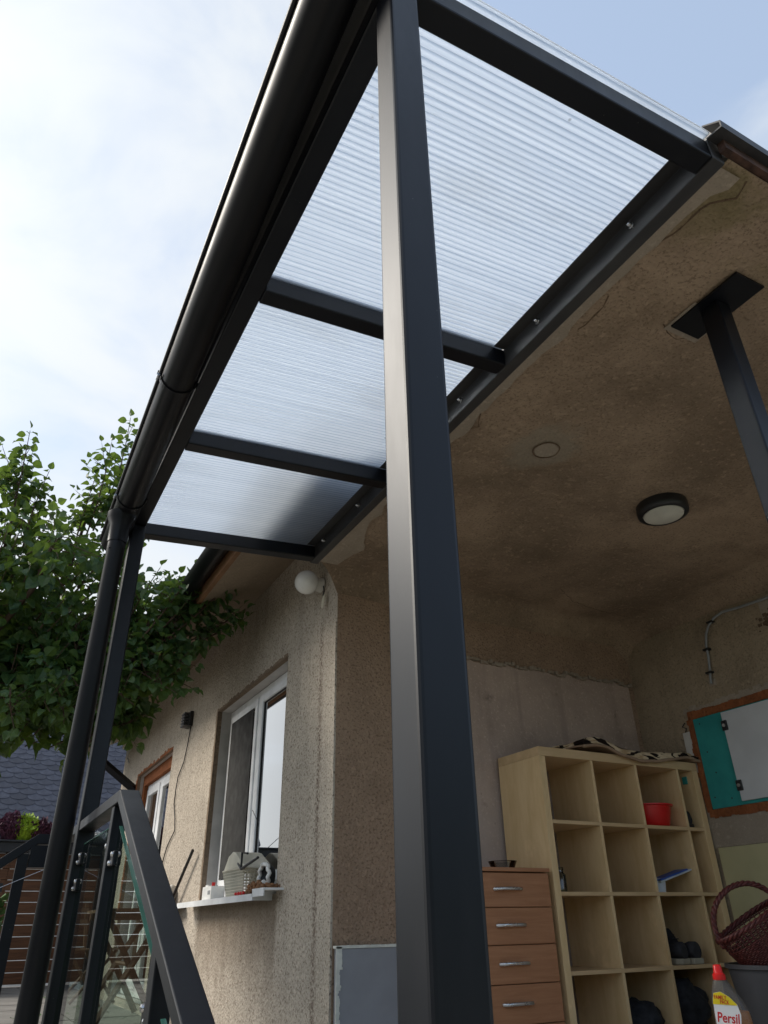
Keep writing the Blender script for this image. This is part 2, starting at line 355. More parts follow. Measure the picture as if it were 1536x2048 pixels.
# ------------------------------------------------------------------ mesh helpers
class MB:
    def __init__(s): s.v = []; s.f = []; s.mi = []; s.cur = 0
    def quad(s, *p):
        i = len(s.v); s.v += [tuple(q) for q in p]; s.f.append(tuple(range(i, i+len(p)))); s.mi.append(s.cur); return s
    def box(s, a, b, mat=None):
        x0, y0, z0 = a; x1, y1, z1 = b
        p = [(x0,y0,z0),(x1,y0,z0),(x1,y1,z0),(x0,y1,z0),(x0,y0,z1),(x1,y0,z1),(x1,y1,z1),(x0,y1,z1)]
        if mat is not None: p = [tuple(mat @ Vector(q)) for q in p]
        i = len(s.v); s.v += p
        for q in ((0,3,2,1),(4,5,6,7),(0,1,5,4),(1,2,6,5),(2,3,7,6),(3,0,4,7)): s.f.append(tuple(i+k for k in q)); s.mi.append(s.cur)
        return s
    def prism(s, poly, axis, a, b):
        """closed 2-D polygon extruded along axis from a to b"""
        def P(u, w, t): return {0: (t, u, w), 1: (u, t, w), 2: (u, w, t)}[axis]
        n = len(poly); i = len(s.v)
        s.v += [P(u, w, a) for u, w in poly] + [P(u, w, b) for u, w in poly]
        s.f.append(tuple(range(i, i+n))); s.f.append(tuple(range(i+2*n-1, i+n-1, -1))); s.mi += [s.cur]*2
        for k in range(n):
            j = (k+1) % n; s.f.append((i+k, i+n+k, i+n+j, i+j)); s.mi.append(s.cur)
        return s
    def tube(s, pts, r, n=8, caps=True, squash=None):
        pts = [Vector(p) for p in pts]; i0 = len(s.v); m = len(pts)
        d = (pts[1]-pts[0]).normalized(); ref = Vector((0, 0, 1)) if abs(d.z) < 0.9 else Vector((1, 0, 0))
        u = d.cross(ref).normalized()
        for k in range(m):
            d = (pts[min(k+1, m-1)]-pts[max(k-1, 0)]).normalized()
            u = (u - d*u.dot(d)).normalized(); w = d.cross(u)
            rr = r[k] if isinstance(r, (list, tuple)) else r
            for a in range(n):
                t = 2*math.pi*a/n
                s.v.append(tuple(pts[k] + (u*math.cos(t) + w*math.sin(t))*rr))
        for k in range(m-1):
            for a in range(n):
                b = (a+1) % n
                s.f.append((i0+k*n+a, i0+k*n+b, i0+(k+1)*n+b, i0+(k+1)*n+a)); s.mi.append(s.cur)
        if caps:
            s.f.append(tuple(i0+a for a in reversed(range(n)))); s.f.append(tuple(i0+(m-1)*n+a for a in range(n))); s.mi += [s.cur]*2
        return s
    def lathe(s, prof, c=(0, 0, 0), n=20, axis=2, mat=None, caps=True):
        i0 = len(s.v)
        for r, h in prof:
            for a in range(n):
                t = 2*math.pi*a/n
                p = {2: (r*math.cos(t), r*math.sin(t), h), 0: (h, r*math.cos(t), r*math.sin(t)), 1: (r*math.sin(t), h, r*math.cos(t))}[axis]
                p = Vector(p) + Vector(c)
                if mat is not None: p = mat @ p
                s.v.append(tuple(p))
        for k in range(len(prof)-1):
            for a in range(n):
                b = (a+1) % n
                s.f.append((i0+k*n+a, i0+k*n+b, i0+(k+1)*n+b, i0+(k+1)*n+a)); s.mi.append(s.cur)
        if caps:
            s.f.append(tuple(i0+a for a in reversed(range(n)))); s.f.append(tuple(i0+(len(prof)-1)*n+a for a in range(n))); s.mi += [s.cur]*2
        return s
    def grid(s, nu, nv, fn):
        i0 = len(s.v)
        for a in range(nu+1):
            for b in range(nv+1): s.v.append(tuple(fn(a/nu, b/nv)))
        for a in range(nu):
            for b in range(nv):
                k = i0+a*(nv+1)+b; s.f.append((k, k+nv+1, k+nv+2, k+1)); s.mi.append(s.cur)
        return s
    def mesh(s, name, mats, smooth=False):
        me = bpy.data.meshes.new(name); me.from_pydata(s.v, [], s.f)
        for m in (mats if isinstance(mats, (list, tuple)) else [mats]): me.materials.append(M[m] if isinstance(m, str) else m)
        me.polygons.foreach_set('material_index', s.mi)
        if smooth: me.polygons.foreach_set('use_smooth', [True]*len(me.polygons))
        me.update(); return me
    def build(s, name, mats, parent=None, smooth=False, bevel=0.0, seg=2):
        o = bpy.data.objects.new(name, s.mesh(name, mats, smooth)); C.objects.link(o)
        adopt(o, parent)
        if bevel:
            b = o.modifiers.new('bevel', 'BEVEL'); b.width = bevel; b.segments = seg; b.limit_method = 'ANGLE'; b.angle_limit = R(40)
        return o
def tag(o, label=None, cat=None, group=None, kind=None):
    if label: o['label'] = label
    if cat: o['category'] = cat
    if group: o['group'] = group
    if kind: o['kind'] = kind
    return o
LOCAL = set()
def adopt(o, parent):
    if parent is None: return
    o.parent = parent
    if parent.type == 'EMPTY' and parent.name not in LOCAL: o.matrix_parent_inverse = Matrix.Translation(-parent.location)
def thing(name, label, cat, loc=(0, 0, 0), group=None, rot=(0, 0, 0), local=False):
    o = bpy.data.objects.new(name, None); C.objects.link(o); o.location = loc; o.rotation_euler = rot; o.empty_display_size = 0.1
    if local: LOCAL.add(o.name)
    return tag(o, label, cat, group)
def box(name, a, b, mat, parent=None, bevel=0.0): return MB().box(a, b).build(name, mat, parent, False, bevel)
def link(name, me, parent=None):
    o = bpy.data.objects.new(name, me); C.objects.link(o); adopt(o, parent); return o
def autosmooth(o, ang=40):
    me = o.data; me.polygons.foreach_set('use_smooth', [True]*len(me.polygons))
    try: me.set_sharp_from_angle(angle=R(ang))
    except Exception: pass
    return o
rnd = random.Random(7)
FLOOR, GROUND = -0.61, -1.55

# ------------------------------------------------------------------ the setting: ground, terrace, steps
g = MB().grid(2, 2, lambda u, v: (-300+600*u, -300+600*v, GROUND)).build('ground', 'gravel_yard'); tag(g, kind='structure')
terr = MB()
terr.prism([(0.40, 2.55), (1.70, 2.55), (1.70, 12.0), (-2.5, 12.0), (-2.5, 5.3), (0.40, 5.3)], 2, GROUND, FLOOR-0.034)
terr = terr.build('terrace', 'concrete'); tag(terr, kind='structure')
slabm = MB().box((0.004, 0.004, -0.030), (0.596, 0.596, 0)).mesh('paving_slab', 'slab_stone')
k = 0
for i in range(-4, 3):
    for j in range(0, 16):
        x, y = 0.41+i*0.6, 2.56+j*0.6
        if i < 0 and y < 5.3: continue
        if x > 1.5: continue
        o = link('paving_slab', slabm, terr); o.location = (x, y, FLOOR + rnd.uniform(-0.002, 0.002)); o.rotation_euler.z = rnd.uniform(-0.004, 0.004)
porch = MB().box((1.72, 0.64, GROUND), (4.30, 3.75, FLOOR)).build('porch_floor', 'concrete'); tag(porch, kind='structure')
stp = MB()
for i in range(6): stp.box((0.47, 2.55-0.34*(i+1), GROUND), (1.70, 2.55-0.34*i-0.002, FLOOR-0.155*(i+1)))
stp = stp.build('steps', 'concrete'); tag(stp, kind='structure')

# ------------------------------------------------------------------ house
house = thing('house', 'beige pebble-dashed house with a recessed porch on the right', 'house', (1.7, 3.75, GROUND))
XF, YB, XR, ZC = 1.70, 3.75, 4.08, 1.905
def wall_x(name, mat, X, y0, y1, z0, z1, holes, thick, parent, reveal=None):
    """wall facing -X with rectangular holes"""
    ys = sorted({y0, y1, *[h[0] for h in holes], *[h[1] for h in holes]}); zs = sorted({z0, z1, *[h[2] for h in holes], *[h[3] for h in holes]})
    m = MB(); inside = lambda y, z: any(h[0] < y < h[1] and h[2] < z < h[3] for h in holes)
    for a, b in zip(ys, ys[1:]):
        for c, d in zip(zs, zs[1:]):
            if inside((a+b)/2, (c+d)/2): continue
            for X_ in (X, X+thick):
                q = [(X_, a, c), (X_, a, d), (X_, b, d), (X_, b, c)]
                m.quad(*(q if X_ == X else q[::-1]))
    m.quad((X, y0, z0), (X+thick, y0, z0), (X+thick, y0, z1), (X, y0, z1)); m.quad((X, y1, z1), (X+thick, y1, z1), (X+thick, y1, z0), (X, y1, z0))
    m.quad((X, y0, z1), (X+thick, y0, z1), (X+thick, y1, z1), (X, y1, z1))
    for (a, b, c, d) in holes:                          # reveals (material 1 = outer band, 2 = inner band)
        for cur, (p, q) in ((1, (X, X+0.035)), (2, (X+0.035, X+thick))):
            m.cur = cur
            m.quad((p, a, c), (q, a, c), (q, a, d), (p, a, d)); m.quad((p, b, d), (q, b, d), (q, b, c), (p, b, c))
            m.quad((p, a, d), (q, a, d), (q, b, d), (p, b, d)); m.quad((p, b, c), (q, b, c), (q, a, c), (p, a, c))
        m.cur = 0
    return m.build(name, [mat] + list(reveal or ('scraped', 'reveal_paint')), parent)
W1 = (4.56, 6.20, 0.175, 1.63); W2 = (7.78, 9.5, FLOOR+0.03, 1.62)
wall_x('facade_wall', 'render_facade', XF, 3.752, 10.65, GROUND, 2.36, [W1, W2], 0.34, house)
# brown scraped band round the window edge, lying on the facade
edge = MB()
def ragged_band(m, y0, y1, z0, z1, horiz, n=40, amp=0.018, t=0.004):
    for i in range(n):
        a, b = i/n, (i+1)/n; w = amp*(0.2+rnd.random())
        if horiz: m.box((XF-t, y0+(y1-y0)*a, z0), (XF-0.0005, y0+(y1-y0)*b, z1+w))
        else: m.box((XF-t, y0-w*0+0, z0+(z1-z0)*a), (XF-0.0005, y1+w, z0+(z1-z0)*b))
ragged_band(edge, 6.20, 6.225, 0.175, 1.63, False, 46); ragged_band(edge, 4.56, 6.22, 1.63, 1.638, True, 46, 0.016)
edge.build('scraped_edge', 'scraped', house)
bk = MB()
for i in range(26):
    a = i/26; bk.box((XF-0.003, 7.78+1.72*a, 1.62), (XF-0.0005, 7.78+1.72*(a+1/26), 1.63+0.04*rnd.random()))
for i in range(22):
    a = i/22; bk.box((XF-0.003, 9.5, 0.2+1.45*a), (XF-0.0005, 9.53+0.07*rnd.random(), 0.2+1.45*(a+1/22)))
bk.build('broken_brick_edge', 'brick_raw', house)
w2r = MB(); w2r.box((XF+0.07, 7.782, 1.50), (XF+0.16, 9.498, 1.618)); w2r.box((XF+0.07, 9.40, 0.9), (XF+0.11, 9.498, 1.50)); w2r.build('brick_lintel', 'brick_raw', house)
# narrow raised strip at the corner
st = MB()
n = 60
for i in range(n):
    z0 = -1.5+3.1*i/n; st.box((XF-0.008, 3.753, z0), (XF-0.0006, 3.945+0.012*rnd.random(), z0+3.1/n))
st.build('corner_render_strip', 'render_facade', house)
# porch back wall and right wall, ceiling
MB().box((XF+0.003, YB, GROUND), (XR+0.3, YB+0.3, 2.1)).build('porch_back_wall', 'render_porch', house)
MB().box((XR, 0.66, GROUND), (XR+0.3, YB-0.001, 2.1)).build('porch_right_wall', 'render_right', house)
def ceil_pt(u, v):
    y = 0.665+(3.749-0.665)*v; xl = 1.512+max(0.0, (y-3.60)/0.149)*0.185; x = xl+(4.30-xl)*u
    z = ZC + 0.017*noise.noise(Vector((x*2.1, y*2.1, 3))) + 0.006*noise.noise(Vector((x*6, y*6, 8)))
    for d in (YB-y, XR-x):                            # soft cove where the ceiling meets the walls
        if d < 0.16: z -= 0.13*(1-max(d, 0)/0.16)**2
    return (x, y, z)
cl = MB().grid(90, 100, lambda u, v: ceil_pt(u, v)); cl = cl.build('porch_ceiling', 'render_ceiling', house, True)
MB().prism([(1.513, 0.668), (4.38, 0.668), (4.38, 3.745), (1.72, 3.745), (1.513, 3.61)], 2, ZC+0.02, 2.06).build('porch_slab', 'concrete', house)
# cement repair strip along the beam, ragged edge
rp = MB(); n = 70
ed = [0.04+0.09*max(0, noise.noise(Vector((i*0.23, 1.7, 0)))) + 0.012*rnd.random() + (0.10*math.exp(-((i-64)/5.0)**2)) for i in range(n+1)]
for i in range(n):
    y0, y1 = 0.69+2.90*i/n, 0.69+2.90*(i+1)/n
    z = 1.889
    rp.quad((1.505, y0, z), (1.505+ed[i], y0, z+0.004), (1.505+ed[i+1], y1, z+0.004), (1.505, y1, z))
    rp.quad((1.505+ed[i], y0, z+0.004), (1.505+ed[i], y0, z+0.03), (1.505+ed[i+1], y1, z+0.03), (1.505+ed[i+1], y1, z+0.004))
rp.build('cement_repair', 'cement_patch', house)
# round junction-box filler in the ceiling
cz = ceil_pt((1.985-1.512)/2.788, (2.07-0.665)/3.084)[2]
MB().lathe([(0.058, -0.016), (0.052, -0.022), (0.0005, -0.022)], (1.985, 2.07, cz+0.019), 26, caps=False).build('round_filler', 'cement_patch', house)
def ceil_crack(pts, w=0.0035):
    m = MB(); P = []
    for a, b in zip(pts, pts[1:]):
        n_ = max(2, int((Vector(b)-Vector(a)).length/0.025))
        for k in range(n_): P.append((a[0]+(b[0]-a[0])*k/n_+rnd.uniform(-0.008, 0.008), a[1]+(b[1]-a[1])*k/n_+rnd.uniform(-0.008, 0.008)))
    Q = []
    for x, y in P:
        z = ceil_pt((x-1.512)/2.788, (y-0.665)/3.084)[2]; Q.append((x, y, z))
    m.tube(Q, [w*(0.4+0.9*rnd.random()) for _ in Q], 5); m.build('plaster_crack', 'bare_brown', house)
ceil_crack([(1.62, 0.69), (1.64, 0.75), (1.585, 0.80), (1.575, 0.90), (1.548, 1.02)], 0.004)
ceil_crack([(1.57, 1.22), (1.60, 1.30), (1.575, 1.42)]); ceil_crack([(1.85, 1.24), (1.93, 1.27), (2.03, 1.235)], 0.0025)
ceil_crack([(1.56, 1.98), (1.60, 2.06), (1.565, 2.12)], 0.004); ceil_crack([(3.1, 3.3), (3.3, 3.42), (3.9, 3.5)], 0.002)
m = MB(); m.tube([(1.985+0.061*math.cos(t)*(1+0.03*math.sin(5*t)), 2.07+0.061*math.sin(t), cz-0.002) for t in [2*math.pi*i/36 for i in range(37)]], 0.003, 5); m.build('filler_joint', 'bare_brown', house)
# smooth plaster patch on the porch back wall with ragged top
sp = MB(); n = 46
tp = [1.485+0.028*noise.noise(Vector((i*0.35, 9, 0)))+0.008*rnd.random() for i in range(n+1)]
for i in range(n):
    x0, x1 = 2.35+(4.03-2.35)*i/n, 2.35+(4.03-2.35)*(i+1)/n
    sp.quad((x0, YB-0.007, FLOOR), (x1, YB-0.007, FLOOR), (x1, YB-0.007, tp[i+1]), (x0, YB-0.007, tp[i]))
    sp.quad((x0, YB-0.007, tp[i]), (x1, YB-0.007, tp[i+1]), (x1, YB, tp[i+1]), (x0, YB, tp[i]))
sp.quad((4.03, YB-0.007, FLOOR), (4.03, YB, FLOOR), (4.03, YB, tp[-1]), (4.03, YB-0.007, tp[-1]))
sp.build('smooth_plaster_patch', 'smooth_plaster', house)
cr = MB()
for i in range(n*2):
    x = 2.38+(4.05-2.38)*i/(2*n); z = tp[i//2]
    if rnd.random() < 0.8: cr.box((x, YB-0.018-0.008*rnd.random(), z-0.004), (x+0.022, YB-0.001, z+0.006+0.016*rnd.random()))
cr.build('crumbled_plaster_edge', 'cement_patch', house)['kind'] = 'stuff'
# eave: sloping soffit, fascia, roof, eave gutter
EX, EZ, Y0E, Y1E = 1.135, 2.05, 2.80, 10.95
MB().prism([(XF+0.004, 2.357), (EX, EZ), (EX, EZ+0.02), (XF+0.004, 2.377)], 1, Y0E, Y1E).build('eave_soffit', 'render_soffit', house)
MB().prism([(EX-0.03, EZ-0.01), (EX-0.001, EZ-0.01), (EX-0.001, EZ+0.12), (EX-0.03, EZ+0.12)], 1, Y0E, Y1E).build('fascia_board', 'orange_wood', house)
roof = MB().prism([(EX-0.06, EZ+0.125), (4.6, EZ+0.125+3.52*0.545), (4.6, EZ+0.205+3.52*0.545), (EX-0.06, EZ+0.205)], 1, Y0E-0.02, Y1E+0.05).build('main_roof', 'tile_dark', house)
eg = MB()
pr = [(0.07*math.cos(t), 0.07*math.sin(t)) for t in [math.pi+math.pi*i/12 for i in range(13)]]
pr = pr + [(0.066*math.cos(t), 0.066*math.sin(t)) for t in [2*math.pi-math.pi*i/12 for i in range(13)]]
eg.prism([(EX-0.10+a, EZ+0.10+b) for a, b in pr], 1, Y0E-0.03, Y1E+0.05)
autosmooth(eg.build('eave_gutter', 'gutter_paint', roof))
MB().box((XF+0.01, 10.64, 2.30), (4.6, 10.66, 4.0)).build('gable_wall', 'render_facade', house)
MB().box((XF+0.35, 3.77, 2.0), (4.6, 3.9, 3.9)).build('porch_gable_wall', 'render_porch', house)
# rooms behind the windows
rm = MB()
for (a, b, z0, z1) in ((4.2, 6.9, -0.6, 2.2), (7.3, 10.2, -0.62, 2.2)):
    x0, x1 = XF+0.34, 4.0
    rm.quad((x1, a, z0), (x1, a, z1), (x1, b, z1), (x1, b, z0)); rm.quad((x0, a, z0), (x0, a, z1), (x1, a, z1), (x1, a, z0)); rm.quad((x0, b, z0), (x1, b, z0), (x1, b, z1), (x0, b, z1))
    rm.quad((x0, a, z1), (x0, b, z1), (x1, b, z1), (x1, a, z1)); rm.quad((x0, a, z0), (x1, a, z0), (x1, b, z0), (x0, b, z0))
rm.build('room_lining', 'dark_room', house)
# window 1: fixed frame, left sash shut, right sash ajar
def frame_yz(m, X0, X1, y0, y1, z0, z1, w):
    m.box((X0, y0, z0), (X1, y0+w, z1)); m.box((X0, y1-w, z0), (X1, y1, z1))
    m.box((X0, y0+w, z0), (X1, y1-w, z0+w)); m.box((X0, y0+w, z1-w), (X1, y1-w, z1))
win = bpy.data.objects.new('window', None); C.objects.link(win); adopt(win, house); LOCAL.add(win.name)
wf = MB(); frame_yz(wf, 1.815, 1.875, W1[0]+0.004, W1[1]-0.004, W1[2]+0.03, W1[3]-0.004, 0.055); wf.box((1.81, 5.385, W1[2]+0.085), (1.87, 5.455, W1[3]-0.06))
def wbuild(mb, name, mat, par, **kw):
    o = mb.build(name, mat, None, **kw); o.parent = par; return o
wbuild(wf, 'window_frame', 'pvc_white', win, bevel=0.004)
s1 = MB(); frame_yz(s1, 1.80, 1.85, 5.452, 6.144, 0.262, 1.573, 0.062); wbuild(s1, 'sash', 'pvc_white', win, bevel=0.006)
gk = MB(); frame_yz(gk, 1.812, 1.84, 5.512, 6.084, 0.322, 1.513, 0.006); wbuild(gk, 'gasket', 'gasket', win)
wbuild(MB().box((1.820, 5.517, 0.327), (1.826, 6.079, 1.508)), 'pane', 'window_glass', win)
simple('screen_mesh', (0.011, 0.0105, 0.0095), 0.85, var=0.15)
wbuild(MB().box((1.794, 5.516, 0.326), (1.796, 6.08, 1.509)), 'insect_screen', 'screen_mesh', win)
an = R(0); piv = Vector((1.815, 5.39, 0))
rotm = Matrix.Translation(piv) @ Matrix.Rotation(an, 4, 'Z') @ Matrix.Translation(-piv)
def rot_mb(m): m.v = [tuple(rotm @ Vector(p)) for p in m.v]; return m
s2 = MB(); frame_yz(s2, 1.80, 1.85, 4.70, 5.39, 0.262, 1.573, 0.062); wbuild(rot_mb(s2), 'open_sash', 'pvc_white', win, bevel=0.006)
gk = MB(); frame_yz(gk, 1.812, 1.84, 4.76, 5.33, 0.322, 1.513, 0.006); wbuild(rot_mb(gk), 'gasket', 'gasket', win)
wbuild(rot_mb(MB().box((1.820, 4.765, 0.327), (1.826, 5.325, 1.508))), 'pane', 'window_glass', win)
cu = MB().grid(60, 4, lambda u, v: (2.12+0.02*math.sin(u*48)+0.008*math.sin(u*17), 4.5+1.8*u, 0.1+1.6*v)); wbuild(cu, 'net_curtain', 'back_light', win, smooth=True)
sill = MB(); sill.box((1.575, 4.63, 0.166), (1.80, 6.40, 0.178)); sill.box((1.575, 4.63, 0.142), (1.583, 6.40, 0.166))
sill.box((1.575, 4.435, 0.190), (1.80, 4.63, 0.202)); sill.box((1.575, 4.435, 0.160), (1.583, 4.63, 0.190)); sill.box((1.575, 4.622, 0.142), (1.80, 4.63, 0.19))
wbuild(sill, 'window_sill', 'pvc_white', win)
# glazed door 2
d2 = bpy.data.objects.new('glazed_door', None); C.objects.link(d2); adopt(d2, house); LOCAL.add(d2.name)
m = MB(); frame_yz(m, 1.815, 1.875, 7.79, 9.40, FLOOR+0.04, 1.50, 0.06); m.box((1.81, 8.60, FLOOR+0.1), (1.865, 8.70, 1.44)); wbuild(m, 'door_frame', 'pvc_white', d2, bevel=0.004)
for (a, b) in ((7.85, 8.60), (8.70, 9.34)):
    m = MB(); frame_yz(m, 1.80, 1.845, a, b, FLOOR+0.1, 1.44, 0.075); lf = wbuild(m, 'door_leaf', 'pvc_white', d2, bevel=0.005)
    wbuild(MB().box((1.82, a+0.07, FLOOR+0.17), (1.826, b-0.07, 1.37)), 'pane', 'window_glass', d2)
    if a < 8: wbuild(MB().tube([(1.79, 8.57, 0.30), (1.76, 8.57, 0.30), (1.755, 8.50, 0.30)], 0.009, 8), 'handle', 'silver', d2)
wbuild(MB().grid(40, 3, lambda u, v: (2.1+0.02*math.sin(u*40), 7.8+1.6*u, FLOOR+0.1+2.0*v)), 'net_curtain', 'back_light', d2, smooth=True)
# porch roof edge
MB().box((1.48, 0.645, 1.906), (4.4, 0.667, 1.944)).build('roof_edge_board', 'rusty', house)
fl = MB(); fl.prism([(0.618, 1.938), (0.668, 1.946), (0.668, 1.951), (0.621, 1.944), (0.621, 1.962), (0.668, 2.004), (0.668, 2.010), (0.616, 1.965)], 0, 1.44, 4.4)
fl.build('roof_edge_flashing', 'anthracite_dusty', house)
# right porch wall: yellow board, hatch, patches
MB().box((XR-0.012, 2.55, FLOOR), (XR-0.001, 3.31, 0.378)).build('cream_panel', 'cream_board', house, False, 0.002)
pw = MB(); n = 24
for i in range(n):
    y0 = 2.5+0.9*i/n; pw.box((XR-0.006, y0, 0.38), (XR-0.0008, y0+0.9/n, 0.575+0.02*rnd.random()))
pw.build('grey_render_band', 'cement_patch', house)
hb = MB()
for (a, b, c, d) in ((2.2, 3.315, 1.147, 1.19), (2.2, 3.315, 0.55, 0.592), (3.288, 3.325, 0.58, 1.15)):
    L = max(b-a, d-c); n = int(L/0.03)
    for i in range(n):
        q = 0.012*rnd.random()
        if b-a > d-c: hb.box((XR-0.010-0.006*rnd.random(), a+(b-a)*i/n, c-q*(c < 1)), (XR-0.001, a+(b-a)*(i+1)/n, d+q*(c > 1)))
        else: hb.box((XR-0.010-0.006*rnd.random(), a, c+(d-c)*i/n), (XR-0.001, b+q, c+(d-c)*(i+1)/n))
hb.build('broken_brick_surround', 'brick_raw', house)
hp = MB()
for i in range(40):
    y = 2.3+1.05*i/40
    for zz, sg in ((1.195, 1), (0.545, -1)):
        q = 0.02+0.03*rnd.random(); a, b = sorted((zz, zz+sg*q)); hp.box((XR-0.005, y, a), (XR-0.0006, y+0.027, b))
hp.build('cement_surround', 'cement_patch', house)['kind'] = 'stuff'
vh = MB()
for i in range(60):
    y, z = rnd.gauss(2.52, 0.06), rnd.gauss(1.58, 0.03); s_ = 0.008+0.02*rnd.random()
    vh.box((XR-0.004-0.004*rnd.random(), y, z), (XR-0.0004, y+s_, z+s_*0.8))
vh.build('broken_render_patch', 'bare_brown', house)['kind'] = 'stuff'
MB().box((XR-0.004, 2.30, 1.60), (XR-0.0005, 2.61, 1.75)).build('smooth_patch', 'cement_patch', house)
hatch = thing('wall_hatch', 'teal plasterboard panel with white cover set in the porch wall', 'wall panel', (XR, 2.8, 0.59))
MB().box((XR-0.008, 2.0, 0.595), (XR-0.0008, 3.286, 1.146)).build('teal_board', 'teal_board', hatch)
wp = MB(); wp.box((XR-0.024, 1.9, 0.612), (XR-0.009, 3.055, 1.137)); wp.build('white_cover', 'hatch_white', hatch, False, 0.002)
for z in (1.055, 0.70):
    l = MB().box((XR-0.034, 3.022, z-0.03), (XR-0.0245, 3.062, z+0.03)).build('latch', 'black_plastic', hatch, False, 0.003)
    MB().lathe([(0.010, -0.040), (0.010, -0.0345)], (XR, 3.042, z), 12, 0).build('screw', 'silver', l)
for y, z in ((3.24, 1.11), (3.23, 0.93), (3.25, 0.66), (3.13, 0.64), (3.2, 0.8)):
    MB().lathe([(0.005, -0.0095), (0.005, -0.0082)], (XR, y, z), 8, 0).build('screw', 'gasket', hatch)
cardst = thing('paper_strip', 'pale cardboard strip fixed beside the teal board', 'card', (XR, 3.34, 0.8))
MB().box((XR-0.007, 3.33, 0.80), (XR-0.001, 3.39, 1.08)).build('card', 'paper', cardst)
MB().tube([(XR-0.012, 3.36, 1.08), (XR-0.02, 3.34, 1.10), (XR-0.02, 3.37, 1.115), (XR-0.012, 3.35, 1.14)], 0.004, 6).build('wire_end', 'black_plastic', cardst)
# grey board leaning at the foot of the back wall
gb = thing('grey_board', 'grey painted board with chipped filler edge at the wall corner', 'board', (2.0, 3.7, FLOOR))
MB().box((1.712, 3.700, FLOOR), (2.30, 3.745, -0.092)).build('panel', 'board_grey', gb, False, 0.003)
fe = MB(); n = 50
for i in range(n):
    z = -0.085-0.52*i/n; w = (0.028 if i < 9 else 0.012+0.012*(noise.noise(Vector((i*0.3, 0, 5)))+0.4)); w = max(0.004, w+0.006*rnd.random())
    fe.box((1.700, 3.694, z-0.52/n), (1.700+w, 3.699, z))
for i in range(40):
    x = 1.70+0.6*i/40; fe.box((x, 3.694, -0.092), (x+0.015, 3.735, -0.082+0.003*rnd.random()))
fe.build('chipped_filler', 'filler', gb)

# steel column carrying the porch corner
col = thing('steel_column', 'anthracite square steel column with top plate under the porch ceiling', 'column', (1.945, 1.085, FLOOR))
MB().box((1.91, 1.048, FLOOR), (1.98, 1.122, 1.887)).build('shaft', 'anthracite_paint', col, False, 0.006, 3)
MB().box((1.875, 0.935, 1.887), (2.015, 1.22, 1.895)).build('top_plate', 'anthracite_paint', col)
MB().box((1.865, 1.10, 1.8955), (2.03, 1.245, 1.9)).build('mortar_bed', 'cement_patch', col)

# ------------------------------------------------------------------ canopy
can = thing('canopy', 'anthracite steel lean-to canopy with clear polycarbonate roof over the steps', 'canopy', (0.445, 0.713, GROUND))
SL = (1.90-1.82)/(1.46-0.475)
zb = lambda x: 1.82 + (x-0.475)*SL
PY = ((0.678, 0.748), (3.468, 3.538))
for (a, b), zbot in zip(PY, (GROUND, FLOOR)):
    p = MB().box((0.408, a, zbot), (0.478, b, 1.8195)).build('post', 'anthracite_paint', can, False, 0.007, 3)
    MB().box((0.37, a-0.04, zbot), (0.52, b+0.04, zbot+0.008)).build('foot_plate', 'anthracite_paint', p)
MB().box((0.41, 0.676, 1.82), (0.475, 3.627, 1.889)).build('front_beam', 'anthracite_paint', can, False, 0.005)
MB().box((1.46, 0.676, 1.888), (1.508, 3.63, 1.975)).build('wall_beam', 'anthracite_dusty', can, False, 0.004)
for (a, b) in ((0.679, 0.744), (1.667, 1.732), (2.634, 2.70), (3.556, 3.624)):
    MB().prism([(0.4755, zb(0.4755)), (1.4595, zb(1.4595)-0.008), (1.4595, zb(1.4595)+0.068), (0.4755, zb(0.4755)+0.068)], 1, a, b).build('rafter', 'anthracite_paint', can, False, 0.005)
zt = lambda x: zb(x)+0.0715
for (a, b) in ((0.660, 1.690), (1.708, 2.66), (2.674, 3.632)):
    pn = MB(); pn.prism([(0.412, zt(0.412)), (1.452, zt(1.452)), (1.452, zt(1.452)+0.010), (0.412, zt(0.412)+0.010)], 1, a, b)
    pn.build('roof_panel', 'polycarbonate', can)
for (a, b) in ((1.669, 1.730), (2.636, 2.698), (3.590, 3.640)):
    MB().prism([(0.405, zt(0.405)+0.0112), (1.455, zt(1.455)+0.0112), (1.455, zt(1.455)+0.017), (0.405, zt(0.405)+0.017)], 1, a, b).build('cover_strip', 'zinc' if a < 1 else 'anthracite_paint', can)
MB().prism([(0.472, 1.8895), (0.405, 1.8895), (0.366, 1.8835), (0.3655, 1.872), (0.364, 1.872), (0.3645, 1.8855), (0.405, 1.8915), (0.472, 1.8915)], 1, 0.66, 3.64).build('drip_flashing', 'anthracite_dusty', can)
for a, b in ((0.746, 1.665), (1.734, 2.632), (2.702, 3.554)):
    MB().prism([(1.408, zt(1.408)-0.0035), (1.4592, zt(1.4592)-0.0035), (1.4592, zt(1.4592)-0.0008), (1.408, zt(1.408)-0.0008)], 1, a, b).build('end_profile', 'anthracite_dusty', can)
for y in (0.985, 1.46, 1.98, 2.45, 2.97, 3.42):
    bo = MB(); bo.lathe([(0.013, -0.004), (0.013, 0.0)], (1.4595, y, 1.940), 14, 0); bo.lathe([(0.003, -0.019), (0.007, -0.016), (0.008, -0.012), (0.0085, -0.004)], (1.4595, y, 1.940), 12, 0)
    autosmooth(bo.build('bolt', 'steel', can))
bo = MB().lathe([(0.004, -0.012), (0.009, -0.008), (0.009, 0)], (0.0, 0, 0), 10, 1); bo.v = [(x+0.46, y+3.553, z+1.80) for x, y, z in bo.v]
autosmooth(bo.build('bolt', 'steel', can))
